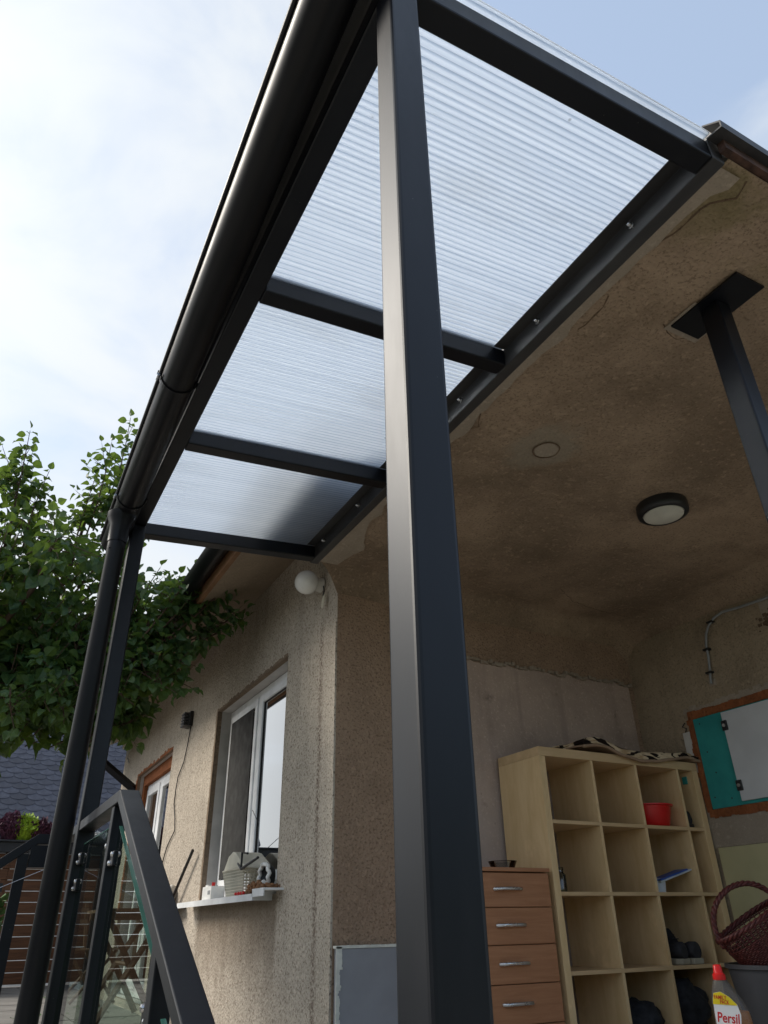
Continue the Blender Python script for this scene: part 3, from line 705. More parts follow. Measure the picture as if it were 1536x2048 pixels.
# gutter, slightly falling and drifting towards the far end
def gl(y):
    t = (y-0.50)/(3.69-0.50); return (0.312+0.043*t, 1.887-0.088*t)
GR = 0.0625
gt = MB(); ys = [0.50, 1.4, 2.3, 3.2, 3.69]
prof = [(-GR, 0.006)] + [(GR*math.cos(t), GR*math.sin(t)) for t in [math.pi+math.pi*i/20 for i in range(21)]] + [(GR, 0.001)]
prof += [(GR-0.0015, 0.001)] + [((GR-0.0018)*math.cos(t), (GR-0.0018)*math.sin(t)) for t in [2*math.pi-math.pi*i/20 for i in range(21)]] + [(-GR+0.0015, 0.006)]
i0 = 0
for y in ys:
    cx, cz_ = gl(y); gt.v += [(cx+a, y, cz_+b) for a, b in prof]
n = len(prof)
for k in range(len(ys)-1):
    for a in range(n):
        b = (a+1) % n; gt.f.append((k*n+a, k*n+b, (k+1)*n+b, (k+1)*n+a)); gt.mi.append(0)
gut = autosmooth(gt.build('gutter', 'gutter_paint', can))
bd = MB(); bd.tube([(gl(y)[0]-GR-0.004, y, gl(y)[1]+0.004) for y in ys], 0.0085, 10); autosmooth(bd.build('gutter_bead', 'anthracite_paint', gut))
for y in (0.50, 3.69):
    cx, cz_ = gl(y); MB().prism([(cx+a*1.01, cz_+b*1.01) for a, b in prof[:23]], 1, y-0.002, y+0.002).build('end_cap', 'gutter_paint', gut)
for y in (2.27, 3.20):
    cx, cz_ = gl(y); bm = MB()
    pts = [(cx+(GR+0.003)*math.cos(t), y, cz_+(GR+0.003)*math.sin(t)) for t in [math.pi*0.97+math.pi*1.05*i/18 for i in range(19)]]
    pts = [(cx-GR-0.016, y, cz_+0.012)] + pts + [(cx+GR+0.012, y, cz_+0.02)]
    for p, q in zip(pts, pts[1:]):
        bm.quad((p[0], y-0.012, p[2]-0.003), (q[0], y-0.012, q[2]-0.003), (q[0], y+0.012, q[2]-0.003), (p[0], y+0.012, p[2]-0.003))
        bm.quad((p[0], y-0.012, p[2]-0.003), (q[0], y-0.012, q[2]-0.003), (q[0], y-0.012, q[2]+0.002), (p[0], y-0.012, p[2]+0.002))
    b_ = bm.build('gutter_bracket', 'gutter_paint', gut)
    MB().tube([(cx-GR-0.012, y-0.02, cz_-0.012), (cx-GR-0.012, y+0.012, cz_-0.012)], 0.006, 8).build('bracket_rivet', 'zinc', gut)
    MB().tube([(cx+GR+0.006, y-0.02, cz_-0.002), (cx+GR+0.006, y+0.012, cz_-0.002)], 0.005, 8).build('bracket_rivet', 'gutter_paint', gut)
# outlet and downpipe
DX, DY = 0.332, 3.30
zc = gl(DY)[1]
ou = MB().lathe([(0.067, zc-0.045), (0.062, zc-0.075), (0.047, zc-0.11), (0.0455, zc-0.20), (0.043, zc-0.20)], (DX, DY, 0), 28, caps=False)
dp = MB().lathe([(0.0405, FLOOR-0.9), (0.0405, 1.55), (0.0415, 1.553), (0.0415, 1.64)], (DX, DY, 0), 32)
dpo = autosmooth(dp.build('downpipe', 'gutter_paint', can)); autosmooth(ou.build('outlet', 'gutter_paint', dpo))
MB().tube([(DX-0.03, DY-0.026, 1.567), (DX-0.035, DY-0.031, 1.567)], 0.004, 8).build('screw', 'gasket', dpo)

# ------------------------------------------------------------------ stair railing with glass
rl = thing('stair_railing', 'anthracite handrail with glass panes sloping down beside the steps', 'railing', (0.445, 2.7, FLOOR))
RX0, RX1 = 0.413, 0.475
ZR = 0.40; YC = 2.60; ts = math.tan(R(27.5))
hr = MB(); yl = 0.42; zl = ZR-(YC-yl)*ts
hr.prism([(3.95, ZR), (YC, ZR), (yl, zl), (yl, zl-0.042), (YC+0.01, ZR-0.038), (3.95, ZR-0.038)], 0, RX0, RX1)
hr.build('handrail', 'anthracite_paint', rl, False, 0.003)
MB().box((0.418, 2.69, FLOOR), (0.463, 2.735, ZR-0.039)).build('baluster', 'anthracite_paint', rl, False, 0.003)
for y in (1.84, 0.95):
    z = ZR-(YC-y)*ts-0.05
    MB().prism([(y, GROUND+0.1), (y+0.05, GROUND+0.1), (y+0.05, z+0.05*ts), (y, z)], 0, 0.420, 0.465).build('baluster', 'anthracite_paint', rl, False, 0.003)
def glass_pane(poly):
    p = MB().prism(poly, 0, 0.436, 0.446).build('glass_pane', 'rail_glass', rl)
    e = MB(); top = [q for q in poly]
    a, b = poly[0], poly[1]
    dy, dz = b[0]-a[0], b[1]-a[1]
    e.prism([(a[0], a[1]+0.0005), (b[0], b[1]+0.0005), (b[0], b[1]+0.003), (a[0], a[1]+0.003)], 0, 0.4355, 0.4465)
    e.build('polished_edge', 'glass_edge', p)
glass_pane([(3.42, 0.307), (2.78, 0.307), (2.78, -0.52), (3.42, -0.52)])
def slant(y): return 0.285-(2.63-y)*math.tan(R(26.6))
glass_pane([(2.645, slant(2.645)), (1.925, slant(1.925)), (1.925, slant(1.925)-0.72), (2.645, slant(2.645)-0.72)])
glass_pane([(1.80, slant(1.80)-0.03), (1.03, slant(1.03)-0.03), (1.03, slant(1.03)-0.7), (1.80, slant(1.80)-0.7)])
def clamp(y, z, dy):
    c = MB(); c.box((0.428, min(y, y+dy), z-0.022), (0.455, max(y, y+dy), z+0.022)); c = c.build('glass_clamp', 'anthracite_paint', rl, False, 0.004)
    for k in (0.25, 0.8):
        yy = y+dy*k; autosmooth(MB().lathe([(0.003, 0.421), (0.008, 0.423), (0.009, 0.4279)], (0, yy, z+0.012*(1 if k > 0.5 else -1)), 10, 0).build('bolt_head', 'steel', c))
clamp(2.735, 0.235, 0.06); clamp(2.69, 0.20, -0.06); clamp(3.468, 0.255, -0.07); clamp(3.468, 0.16, -0.07); clamp(1.89, -0.16, 0.06); clamp(1.84, -0.21, -0.06); clamp(2.735, -0.4, 0.06); clamp(3.468, -0.4, -0.07)
# far railing of the side steps, behind the downpipe
r2 = thing('side_railing', 'dark handrail of the side steps seen left of the downpipe', 'railing', (0.25, 4.0, FLOOR))
MB().prism([(0.42, 0.395), (0.30, 0.395), (-0.9, 0.395-1.2*0.76), (-0.9, 0.35-1.2*0.76), (0.308, 0.352), (0.42, 0.352)], 1, 3.955, 4.01).build('handrail', 'anthracite_paint', r2, False, 0.003)
MB().box((0.395, 3.9585, FLOOR), (0.44, 4.0035, 0.3515)).build('baluster', 'anthracite_paint', r2)
MB().box((0.232, 3.96, -1.3), (0.277, 4.005, 0.31)).build('baluster', 'anthracite_paint', r2)
MB().box((0.28, 3.95, 0.255), (0.36, 4.0, 0.345)).build('rail_bracket', 'anthracite_paint', r2)
MB().tube([(0.36, 3.94, 0.25), (0.17, 3.93, 0.165), (-0.4, 3.93, -0.09)], 0.0013, 6).build('wire', 'steel', r2)
MB().box((0.155, 3.935, 0.155), (0.195, 3.96, 0.19)).build('wire_holder', 'black_plastic', r2)
MB().prism([(0.235, -0.1), (-0.9, -0.96), (-0.9, -1.4), (0.235, -0.55)], 1, 3.98, 3.99).build('glass_pane', 'rail_glass', r2)
# a dark strut behind the far post, leaning on the house end
ss = tag(MB().tube([(1.25, 9.6, 1.79), (1.70, 9.6, 1.478)], 0.05, 4).build('roof_strut', 'anthracite_paint'), 'dark slanting strut between the far post and the house end', 'strut')

# ------------------------------------------------------------------ lamps and small things on the walls
gb_ = thing('globe_lamp', 'white opal glass globe lamp on the facade corner', 'wall lamp', (XF, 3.93, 1.93))
autosmooth(MB().lathe([(0.0005, -0.078)] + [(0.078*math.sin(t), -0.078*math.cos(t)) for t in [math.pi*i/16 for i in range(1, 15)]] + [(0.034, 0.072)], (1.585, 3.985, 1.93), 28, 0, caps=False).build('globe', 'opal', gb_))
autosmooth(MB().lathe([(0.043, -0.045), (0.045, -0.03), (0.05, -0.012), (0.05, 0.0)], (XF-0.0085, 3.985, 1.93), 24, 0).build('base', 'paper', gb_))
cv = MB().lathe([(0.0005, -0.003), (0.024, -0.003), (0.026, 0.0), (0.024, 0.003), (0.0005, 0.003)], (0, 0, 0), 18, 0)
cv.v = [(XF-0.03+x+0.25*(z), 3.905+y*0.75, 1.785+z*1.9) for x, y, z in cv.v]; cv.build('hanging_cover', 'cream', gb_)
MB().tube([(XF-0.02, 3.93, 1.90), (XF-0.022, 3.912, 1.86), (XF-0.03, 3.907, 1.825)], 0.004, 6).build('lead', 'gasket', gb_)
cll = thing('ceiling_lamp', 'round ceiling lamp with black rim and frosted diffuser in the porch', 'ceiling lamp', (2.86, 2.20, 1.89))
autosmooth(MB().lathe([(0.128, 0.012), (0.131, -0.02), (0.128, -0.042), (0.116, -0.05), (0.106, -0.05), (0.105, -0.035)], (2.86, 2.20, 1.89), 44, caps=False).build('rim', 'black_plastic', cll), 50)
autosmooth(MB().lathe([(0.105, -0.036), (0.10, -0.052), (0.07, -0.063), (0.03, -0.068), (0.0005, -0.069)], (2.86, 2.20, 1.89), 40, caps=False).build('diffuser', 'diffuser', cll))
cd = thing('conduit', 'grey electrical conduit curving across the porch wall', 'conduit', (XR, 3.0, 1.4))
cp = [(2.0, 1.80), (2.54, 1.725), (2.72, 1.735), (2.86, 1.75), (2.93, 1.735), (2.985, 1.70), (3.02, 1.65), (3.04, 1.58), (3.045, 1.50), (3.055, 1.43), (3.07, 1.36), (3.072, 1.33)]
autosmooth(MB().tube([(XR-0.018, y, z) for y, z in cp], 0.0085, 10).build('pipe', 'conduit_grey', cd), 60)
for y, z, a in ((2.965, 1.715, 0.5), (3.043, 1.55, 1.5), (3.064, 1.40, 1.6)):
    MB().box((XR-0.034, y-0.022, z-0.006), (XR-0.001, y+0.022, z+0.006)).build('pipe_clip', 'black_plastic', cd)
MB().box((XR-0.004, 3.045, 1.32), (XR-0.0004, 3.10, 1.36)).build('hole_filler', 'cement_patch', cd)
sn = thing('junction_box', 'small dark ribbed box with hanging black cable on the facade', 'junction box', (XF, 7.2, 1.74))
MB().box((XF-0.035, 7.07, 1.70), (XF-0.001, 7.23, 1.84)).build('back_box', 'black_plastic', sn, False, 0.004)
for i in range(5): MB().box((XF-0.085, 7.085, 1.70+0.028*i), (XF-0.0355, 7.215, 1.714+0.028*i)).build('fin', 'grey_plastic', sn)
cab = [(1.69, 7.10, 1.70), (1.688, 7.13, 1.55), (1.689, 7.21, 1.389), (1.689, 7.374, 1.281), (1.688, 7.40, 1.16), (1.689, 7.404, 1.036), (1.688, 7.30, 0.90), (1.689, 7.25, 0.79), (1.689, 7.44, 0.70), (1.689, 7.50, 0.66), (1.688, 7.60, 0.53), (1.689, 7.64, 0.40), (1.688, 7.55, 0.2), (1.689, 7.6, -0.5)]
MB().tube(cab, 0.005, 6).build('cable', 'black_plastic', sn)
wb = thing('wall_rod', 'thin black rod leaning on a rusty bracket below the window', 'rod', (1.65, 6.7, 0.16))
MB().tube([(1.655, 6.40, 0.555), (1.645, 6.93, 0.185)], 0.013, 8).build('rod', 'black_plastic', wb)
MB().box((1.60, 6.60, 0.150), (1.699, 6.95, 0.172)).build('bracket', 'rusty', wb)
fo = MB().lathe([(0.02, -0.06), (0.05, -0.03), (0.055, 0.02), (0.035, 0.06), (0.005, 0.075)], (1.66, 6.99, 0.26), 12); fo.v = [(x+0.012*noise.noise(Vector((x*30, y*30, z*30))), y+0.012*noise.noise(Vector((y*30, z*30, x*30))), z) for x, y, z in fo.v]
autosmooth(fo.build('foam_lump', 'paper', wb), 80)
ff = thing('facade_socket', 'small cream fitting with loose wire at the far facade end', 'fitting', (XF, 10.4, 2.1))
MB().box((XF-0.08, 10.35, 2.13), (XF-0.001, 10.55, 2.24)).build('fitting', 'cream', ff, False, 0.01)
MB().tube([(1.66, 10.2, 2.23), (1.62, 10.1, 2.2), (1.66, 10.05, 2.08), (1.63, 10.15, 1.98), (1.68, 10.2, 1.9)], 0.008, 6).build('wire', 'conduit_grey', ff)

# ------------------------------------------------------------------ things on the window sill
ZS = 0.1785
b = thing('small_carton', 'small white carton with red cap on the window sill', 'carton', (1.65, 5.69, ZS))
MB().box((1.60, 5.58, ZS), (1.70, 5.80, 0.262)).build('body', 'white_stuff', b, False, 0.003); MB().box((1.62, 5.73, 0.2625), (1.69, 5.80, 0.275)).build('flap', 'white_stuff', b)
MB().tube([(1.62, 5.60, 0.262), (1.62, 5.60, 0.285)], 0.012, 10).build('cap', 'red_plastic', b); MB().box((1.5985, 5.60, 0.21), (1.5998, 5.66, 0.235)).build('printed_label', 'conduit_grey', b)
b = tag(MB().prism([(5.31, ZS), (5.56, ZS), (5.59, 0.285), (5.50, 0.30), (5.38, 0.26)], 0, 1.70, 1.706).build('white_card', 'white_stuff'), 'white card standing between carton and mesh basket on the sill', 'card')
mb_ = thing('mesh_basket', 'cream perforated plastic basket with bent lid on the window sill', 'basket', (1.68, 5.08, ZS))
m = MB(); bw0, bw1 = 0.17, 0.225
def bpt(y_, x_, h): k = bw0+(bw1-bw0)*h; return (1.69+x_*(0.075+0.02*h), 5.09+y_*k, ZS+0.155*h)
for h in [i/9 for i in range(10)]:
    r_ = 0.003 if 0 < h < 1 else 0.006
    m.tube([bpt(-1, -1, h), bpt(1, -1, h), bpt(1, 1, h), bpt(-1, 1, h), bpt(-1, -1, h)], r_, 4)
for i in range(21):
    q = -1+2*i/20
    for sx in (-1, 1): m.tube([bpt(q, sx, 0), bpt(q, sx, 1)], 0.003, 4)
for i in range(9):
    q = -1+2*i/8
    for sy in (-1, 1): m.tube([bpt(sy, q, 0), bpt(sy, q, 1)], 0.003, 4)
m.quad(bpt(-1, -1, 0), bpt(1, -1, 0), bpt(1, 1, 0), bpt(-1, 1, 0)); m.build('mesh_body', 'cream', mb_)
ld = MB(); zt_ = ZS+0.157
ld.prism([(5.325, zt_), (5.235, zt_+0.085), (5.15, zt_+0.108), (5.09, zt_+0.098), (4.87, zt_+0.004)], 0, 1.60, 1.785); ld.build('lid', 'cream', mb_, False, 0.006)
sg = thing('dark_clip', 'black bent clip lying on the basket on the sill', 'clip', (1.6, 4.9, 0.36))
MB().tube([(1.60, 5.02, 0.365), (1.585, 4.90, 0.325), (1.585, 4.90, 0.42), (1.60, 4.83, 0.41)], 0.007, 6).build('leg', 'black_plastic', sg)
MB().tube([(1.585, 4.90, 0.325), (1.60, 4.72, 0.36), (1.61, 4.66, 0.375)], 0.008, 6).build('arm', 'black_plastic', sg)
MB().tube([(1.80, 5.30, 0.44), (1.70, 4.95, 0.60), (1.60, 4.80, 0.66)], 0.002, 5).build('wire', 'black_plastic', sg)
nb = MB()
for i in range(170):
    y = 4.72+0.17*rnd.gauss(0, 0.55); x = 1.66+0.05*rnd.uniform(-1, 1); y = min(4.93, max(4.47, y)); base = 0.2025 if y < 4.63 else ZS
    h = max(0, 0.06-0.35*abs(y-4.74)); z = base+0.012+h*rnd.random()
    r_ = 0.011+0.006*rnd.random(); nb.lathe([(r_*0.4, -r_*0.9), (r_, 0), (r_*0.4, r_*0.9)], (x, y, z), 6)
nb = nb.build('nuts', 'nut_brown', None, True); tag(nb, 'heap of brown nuts spread on the window sill', 'nuts', kind='stuff')
pt = thing('black_pot', 'round black pot with woolly white rim on the sill', 'pot', (1.68, 4.68, 0.21))
autosmooth(MB().lathe([(0.0005, 0.02), (0.05, 0.015), (0.072, -0.02), (0.078, -0.04)], (1.70, 4.675, 0.275), 22, 0, caps=False).build('dark_opening', 'black_plastic', pt))
autosmooth(MB().tube([(1.66+0.006*math.sin(9*t), 4.675+0.083*math.cos(t), 0.275+0.066*math.sin(t)) for t in [2*math.pi*i/40 for i in range(41)]], 0.012, 8).build('woolly_rim', 'white_stuff', pt), 80)
for y, z in ((4.75, 0.225), (4.62, 0.232)): autosmooth(MB().lathe([(0.004, -0.02), (0.018, -0.01), (0.018, 0.01), (0.004, 0.02)], (1.64, y, z), 10).build('paw', 'white_stuff', pt), 80)
rc = MB()
for y in (4.98, 4.93, 5.03, 4.88): rc.lathe([(0.004, -0.008), (0.013, 0), (0.004, 0.01)], (1.605, y, ZS+0.012), 7)
tag(rc.build('red_berries', 'red_plastic', None, True), 'few small red caps at the sill edge before the basket', 'caps')

# ------------------------------------------------------------------ bookshelf and drawers
sh = thing('cube_shelf', 'pale birch cube shelving unit against the porch back wall', 'shelf', (3.42, 3.53, FLOOR))
X0, X1, F0, F1, ZT = 2.78, 4.06, 3.33, 3.72, 0.878
MB().box((X0, F0, ZT-0.05), (X1, F1, ZT)).build('top_board', 'birch_h', sh, False, 0.0015)
MB().box((X0, F0, FLOOR), (X1, F1, FLOOR+0.05)).build('bottom_board', 'birch_h', sh, False, 0.0015)
for a, b in ((X0, X0+0.042), (X1-0.05, X1)): MB().box((a, F0+0.0005, FLOOR+0.0505), (b, F1, ZT-0.0505)).build('side_panel', 'birch', sh, False, 0.0015)
ZSH = (0.482, 0.131, -0.222); XD = (3.172, 3.523, 3.880)
for z in ZSH: MB().box((X0+0.0425, F0+0.004, z-0.009), (X1-0.0505, F1-0.004, z+0.009)).build('shelf_board', 'birch_h', sh)
for x in XD:
    zs_ = [FLOOR+0.05] + [q for z in reversed(ZSH) for q in (z-0.0092, z+0.0092)] + [ZT-0.05]
    for a, b in zip(zs_[::2], zs_[1::2]): MB().box((x-0.009, F0+0.005, a+0.0003), (x+0.009, F1-0.005, b-0.0003)).build('divider', 'birch', sh)
MB().box((X1-0.056, F0+0.05, 0.755), (X1-0.0505, F0+0.085, 0.80)).build('teal_tag', 'teal_board', sh)
dr = thing('chest_of_drawers', 'brown wood-veneer chest of drawers beside the shelf', 'drawers', (2.53, 3.55, FLOOR))
MB().box((2.315, 3.345, FLOOR), (2.745, 3.70, 0.227)).build('carcass', 'beech', dr)
MB().box((2.305, 3.320, 0.2305), (2.752, 3.71, 0.249)).build('top_board', 'beech', dr, False, 0.002)
zz = [0.226, 0.070, -0.091, -0.252, -0.413, -0.575]
for a, b in zip(zz, zz[1:]):
    d = MB().box((2.316, 3.328, b+0.002), (2.744, 3.3445, a-0.002)).build('drawer_front', 'beech', dr, False, 0.0015)
    zc_ = (a+b)/2+0.002
    h = MB().tube([(2.39, 3.327, zc_), (2.40, 3.308, zc_+0.001), (2.43, 3.302, zc_+0.002), (2.52, 3.302, zc_+0.002), (2.55, 3.308, zc_+0.001), (2.56, 3.327, zc_)], 0.006, 8)
    h.v = [(x, y, zc_+(z-zc_)*1.3) for x, y, z in h.v]; autosmooth(h.build('handle', 'silver', d), 70)
gd = thing('glass_dish', 'shallow clear glass dish on the drawers', 'dish', (2.58, 3.50, 0.2495))
autosmooth(MB().lathe([(0.05, 0.002), (0.06, 0.004), (0.075, 0.035), (0.078, 0.042), (0.073, 0.040), (0.058, 0.008), (0.0005, 0.006)], (2.585, 3.50, 0.249), 26, caps=False).build('bowl', 'jar_glass', gd))
# towel on top
def tow(u, v, off):
    x = 3.10+0.98*u; y = 3.30+0.36*v
    z = ZT+0.012+off+0.020*math.sin(u*9+v*2)*(0.5+0.5*u)*0.7 + 0.035*math.exp(-((u-0.12)/0.12)**2) + 0.012*noise.noise(Vector((x*9, y*9, off*20)))
    if v < 0.12:
        drop = (1-v/0.12); sag = 0.030*(0.4+0.8*math.sin(math.pi*min(1, u*1.15))); z -= drop*sag; y = 3.322-0.018*drop**0.5
    if u > 0.93: z -= 0.008
    return x, y, max(z, ZT+0.003+off*0.5) if v >= 0.12 else z
tw = thing('folded_towel', 'animal-print towel folded on top of the shelf', 'towel', (3.6, 3.5, ZT))
for k, off in enumerate((0.0, 0.014, 0.028)):
    o = MB().grid(60, 22, lambda u, v: tow(u, v, off)).build('fold', 'towel_hem' if k == 0 else 'animal_print', tw, True)
    so_ = o.modifiers.new('thick', 'SOLIDIFY'); so_.thickness = 0.010; so_.offset = 0
MB().tube([(lambda p: (p[0], p[1]-0.003, p[2]-0.002))(tow(i/40, 0.0, 0.008)) for i in range(41)], 0.009, 7).build('hem', 'towel_hem', tw, True)
# red bowl
rb = thing('red_bowl', 'red plastic bowl in the top row of the shelf', 'bowl', (3.72, 3.47, ZSH[0]+0.009))
autosmooth(MB().lathe([(0.0005, 0.003), (0.105, 0.002), (0.112, 0.01), (0.135, 0.118), (0.150, 0.122), (0.150, 0.128), (0.131, 0.126), (0.108, 0.012), (0.0005, 0.008)], (3.715, 3.475, ZSH[0]+0.0095), 36, caps=False).build('bowl', 'red_plastic', rb), 50)
MB().box((3.845, 3.45, ZSH[0]+0.127), (3.868, 3.50, ZSH[0]+0.135)).build('grip', 'red_plastic', rb, False, 0.003)
# dustpan and tub
ds = thing('dustpan', 'blue and white dustpan leaning out of a tub', 'dustpan', (3.74, 3.42, 0.16))
mt = Matrix.Translation((3.75, 3.40, 0.232)) @ Matrix.Rotation(R(-14), 4, 'Y')
MB().box((-0.15, -0.03, -0.006), (0.15, 0.06, 0.004), mt).build('pan', 'pale_plastic', ds, False, 0.004)
MB().box((-0.15, -0.034, 0.0045), (0.09, 0.062, 0.013), mt).build('blue_lip', 'blue_plastic', ds, False, 0.003)
tb = thing('plastic_tub', 'small translucent tub under the dustpan in the shelf', 'tub', (3.63, 3.43, 0.14))
autosmooth(MB().lathe([(0.0005, 0.002), (0.038, 0.001), (0.046, 0.072), (0.043, 0.072), (0.035, 0.006), (0.0005, 0.005)], (3.635, 3.43, ZSH[1]+0.0095), 22, caps=False).build('tub', 'pale_plastic', tb), 50)
# jars
def jar(x, y, z, r, h, label, lid):
    j = thing('glass_jar', label, 'jar', (x, y, z), 'glass jars in the shelf')
    autosmooth(MB().lathe([(0.0005, 0.002), (r, 0.002), (r, h*0.78), (r*0.72, h*0.88), (r*0.72, h), (r*0.66, h), (r*0.66, h*0.88), (r*0.94, h*0.77), (r*0.94, 0.006), (0.0005, 0.006)], (x, y, z), 20, caps=False).build('jar_body', 'jar_glass', j), 50)
    autosmooth(MB().lathe([(r*0.76, h+0.001), (r*0.76, h+0.014), (0.0005, h+0.015)], (x, y, z), 20, caps=False).build('lid', lid, j), 50)
jar(2.878, 3.40, ZSH[1]+0.0095, 0.037, 0.105, 'clear glass jar in the second row of the shelf', 'jar_glass')
jar(2.868, 3.43, ZSH[0]+0.0095, 0.032, 0.12, 'glass jar with pale lid in the top left cube', 'cream')
# shoes
def boot(name, x, y, z, sc_, rot, label, group, sole='shoe_sole'):
    t_ = thing(name, label, 'shoe', (x, y, z), group, (0, 0, rot), True)
    secs = [(-0.125, 0.030, 0.05), (-0.115, 0.040, 0.085), (-0.08, 0.046, 0.085), (-0.03, 0.046, 0.07), (0.02, 0.044, 0.045), (0.08, 0.036, 0.15), (0.13, 0.030, 0.155), (0.145, 0.02, 0.13)]
    m = MB(); n = 14
    for yy, w, h in secs:
        for a in range(n):
            t = 2*math.pi*a/n; hh = max(0.06, h); m.v.append((w*math.cos(t)*sc_, yy*sc_, (0.025+hh*0.5+hh*0.5*math.sin(t))*sc_))
    for k in range(len(secs)-1):
        for a in range(n): b_ = (a+1) % n; m.f.append((k*n+a, k*n+b_, (k+1)*n+b_, (k+1)*n+a)); m.mi.append(0)
    m.f.append(tuple(range(n))); m.mi.append(0); m.f.append(tuple((len(secs)-1)*n+a for a in reversed(range(n)))); m.mi.append(0)
    autosmooth(m.build('upper', 'shoe_dark', t_), 80)
    so_ = MB(); pl = [(0.034, -0.128), (0.048, -0.09), (0.048, 0.0), (0.040, 0.09), (0.030, 0.145), (-0.030, 0.145), (-0.040, 0.09), (-0.048, 0.0), (-0.048, -0.09), (-0.034, -0.128)]
    so_.prism([(a*sc_, b*sc_) for a, b in pl], 2, 0.001, 0.03*sc_); so_.build('sole', sole, t_, False, 0.004)
    for i in range(3): MB().tube([(-0.03*sc_, (0.0+0.03*i)*sc_, (0.10+0.02*i)*sc_), (0.03*sc_, (0.01+0.03*i)*sc_, (0.10+0.02*i)*sc_)], 0.003, 5).build('lace', 'cloth_dark', t_)
boot('hiking_shoe', 3.640, 3.47, ZSH[2]+0.0092, 1.0, R(8), 'left one of the dark hiking shoes with pale sole', 'pair of hiking shoes')
boot('hiking_shoe', 3.755, 3.46, ZSH[2]+0.0092, 1.0, R(-6), 'right one of the dark hiking shoes with pale sole', 'pair of hiking shoes')
boot('black_shoe', 3.945, 3.50, ZSH[0]+0.0092, 0.95, R(5), 'single black shoe in the narrow end compartment', None, 'black_plastic')
def bundle(name, c, s_, mat, label):
    m = MB().lathe([(0.02, -1)] + [(math.sin(t), -math.cos(t)) for t in [math.pi*i/14 for i in range(1, 14)]] + [(0.02, 1)], (0, 0, 0), 24)
    vv = []
    for x, y, z in m.v:
        k = 1+0.28*noise.noise(Vector((x*2.2+c[0]*5, y*2.2, z*2.2)))+0.12*noise.noise(Vector((x*6, y*6+c[0], z*6)))
        vv.append((c[0]+x*k*s_[0], c[1]+y*k*s_[1], max(c[2]-s_[2], c[2]+z*k*s_[2])))
    m.v = vv; o = m.build(name, mat, None, True); tag(o, label, 'cloth'); return o
bundle('cloth_bundle', (3.37, 3.47, FLOOR+0.05+0.10), (0.12, 0.11, 0.095), 'cloth_dark', 'dark crumpled cloth in the bottom row, second cube')
bundle('cloth_bundle', (3.70, 3.47, FLOOR+0.05+0.145), (0.145, 0.12, 0.14), 'cloth_dark', 'dark crumpled bag in the bottom row, third cube')
sl_ = thing('straw_hat_edge', 'pale curved slipper in the narrow compartment, second row', 'slipper', (3.93, 3.40, ZSH[1]+0.009))
MB().tube([(3.905, 3.40, ZSH[1]+0.012), (3.925, 3.39, ZSH[1]+0.07), (3.945, 3.40, ZSH[1]+0.055), (3.955, 3.42, ZSH[1]+0.012)], 0.008, 8).build('strap', 'birch_h', sl_, True)
sl_.name = 'slipper'

# ------------------------------------------------------------------ bin, basket, bottle
bn = thing('waste_bin', 'dark grey plastic bin below the wicker basket', 'bin', (3.55, 2.70, FLOOR))
autosmooth(MB().lathe([(0.0005, 0.004), (0.165, 0.003), (0.172, 0.012), (0.222, 0.405), (0.236, 0.408), (0.236, 0.425), (0.218, 0.425), (0.168, 0.016), (0.0005, 0.012)], (3.55, 2.70, FLOOR), 40, caps=False).build('bin_body', 'grey_plastic', bn), 50)
bs = thing('wicker_basket', 'dark red wicker basket with arched handle tilted in the bin', 'basket', (3.49, 2.67, -0.128), None, (R(-6), R(-28), R(-22)), True); bs.scale = (0.88, 0.88, 0.88)
HB, na = 0.215, 72
def brad(h): return (0.150+0.065*h**0.8, 0.115+0.045*h**0.8)
m = MB()
for k in range(27):
    h = k/26; a, b_ = brad(h); openw = 0.72 < h < 0.9
    if openw and k % 2: continue
    pts = []
    for i in range(na+1):
        t = 2*math.pi*i/na; w = 0.0045*(1 if (i+k) % 2 else -1)
        pts.append(((a+w)*math.cos(t), (b_+w)*math.sin(t), -0.06+HB*h))
    m.tube(pts, 0.0038 if not openw else 0.0026, 5, False)
m.build('weave', 'wicker_red', bs, True)
m = MB()
for i in range(36):
    t = 2*math.pi*i/36; m.tube([(brad(h)[0]*math.cos(t), brad(h)[1]*math.sin(t), -0.06+HB*h) for h in (0, 0.35, 0.7, 1.0)], 0.0035, 5)
m.build('stakes', 'wicker_red', bs, True)
m = MB(); a, b_ = brad(1.0)
for q in range(3):
    m.tube([((a+0.008*math.cos(12*t+q*2.1))*math.cos(t), (b_+0.008*math.cos(12*t+q*2.1))*math.sin(t), -0.06+HB+0.006+0.008*math.sin(12*t+q*2.1)) for t in [2*math.pi*i/120 for i in range(121)]], 0.0075, 6, False)
m.build('rim', 'wicker_red', bs, True)
m = MB(); a, b_ = brad(0.0)
m.lathe([(0.0005, -0.064), (1.0, -0.064)], (0, 0, 0), 40, caps=False); m.v = [(x*a, y*b_, z) for x, y, z in m.v]; m.build('base', 'wicker_red', bs)
m = MB(); a, b_ = brad(1.0)
for q in range(3):
    pts = []
    for i in range(61):
        t = math.pi*i/60; tw_ = 14*t+q*2.09
        rx = a*1.0+0.008*math.cos(tw_); pts.append((-rx*math.cos(t)*(1.0), 0.008*math.sin(tw_), 0.13+(0.20+0.008*math.cos(tw_))*math.sin(t)**0.85 if 0 < t < math.pi else 0.13))
    m.tube(pts, 0.0085, 6)
m.build('handle', 'wicker_red', bs, True)
bx_ = thing('low_crate', 'low wooden crate under the detergent bottle', 'crate', (2.95, 2.52, FLOOR))
MB().box((2.72, 2.36, FLOOR), (3.12, 2.66, FLOOR+0.148)).build('crate_board', 'birch_h', bx_)
BA = math.atan2(-2.9, -2.5)     # label faces the steps
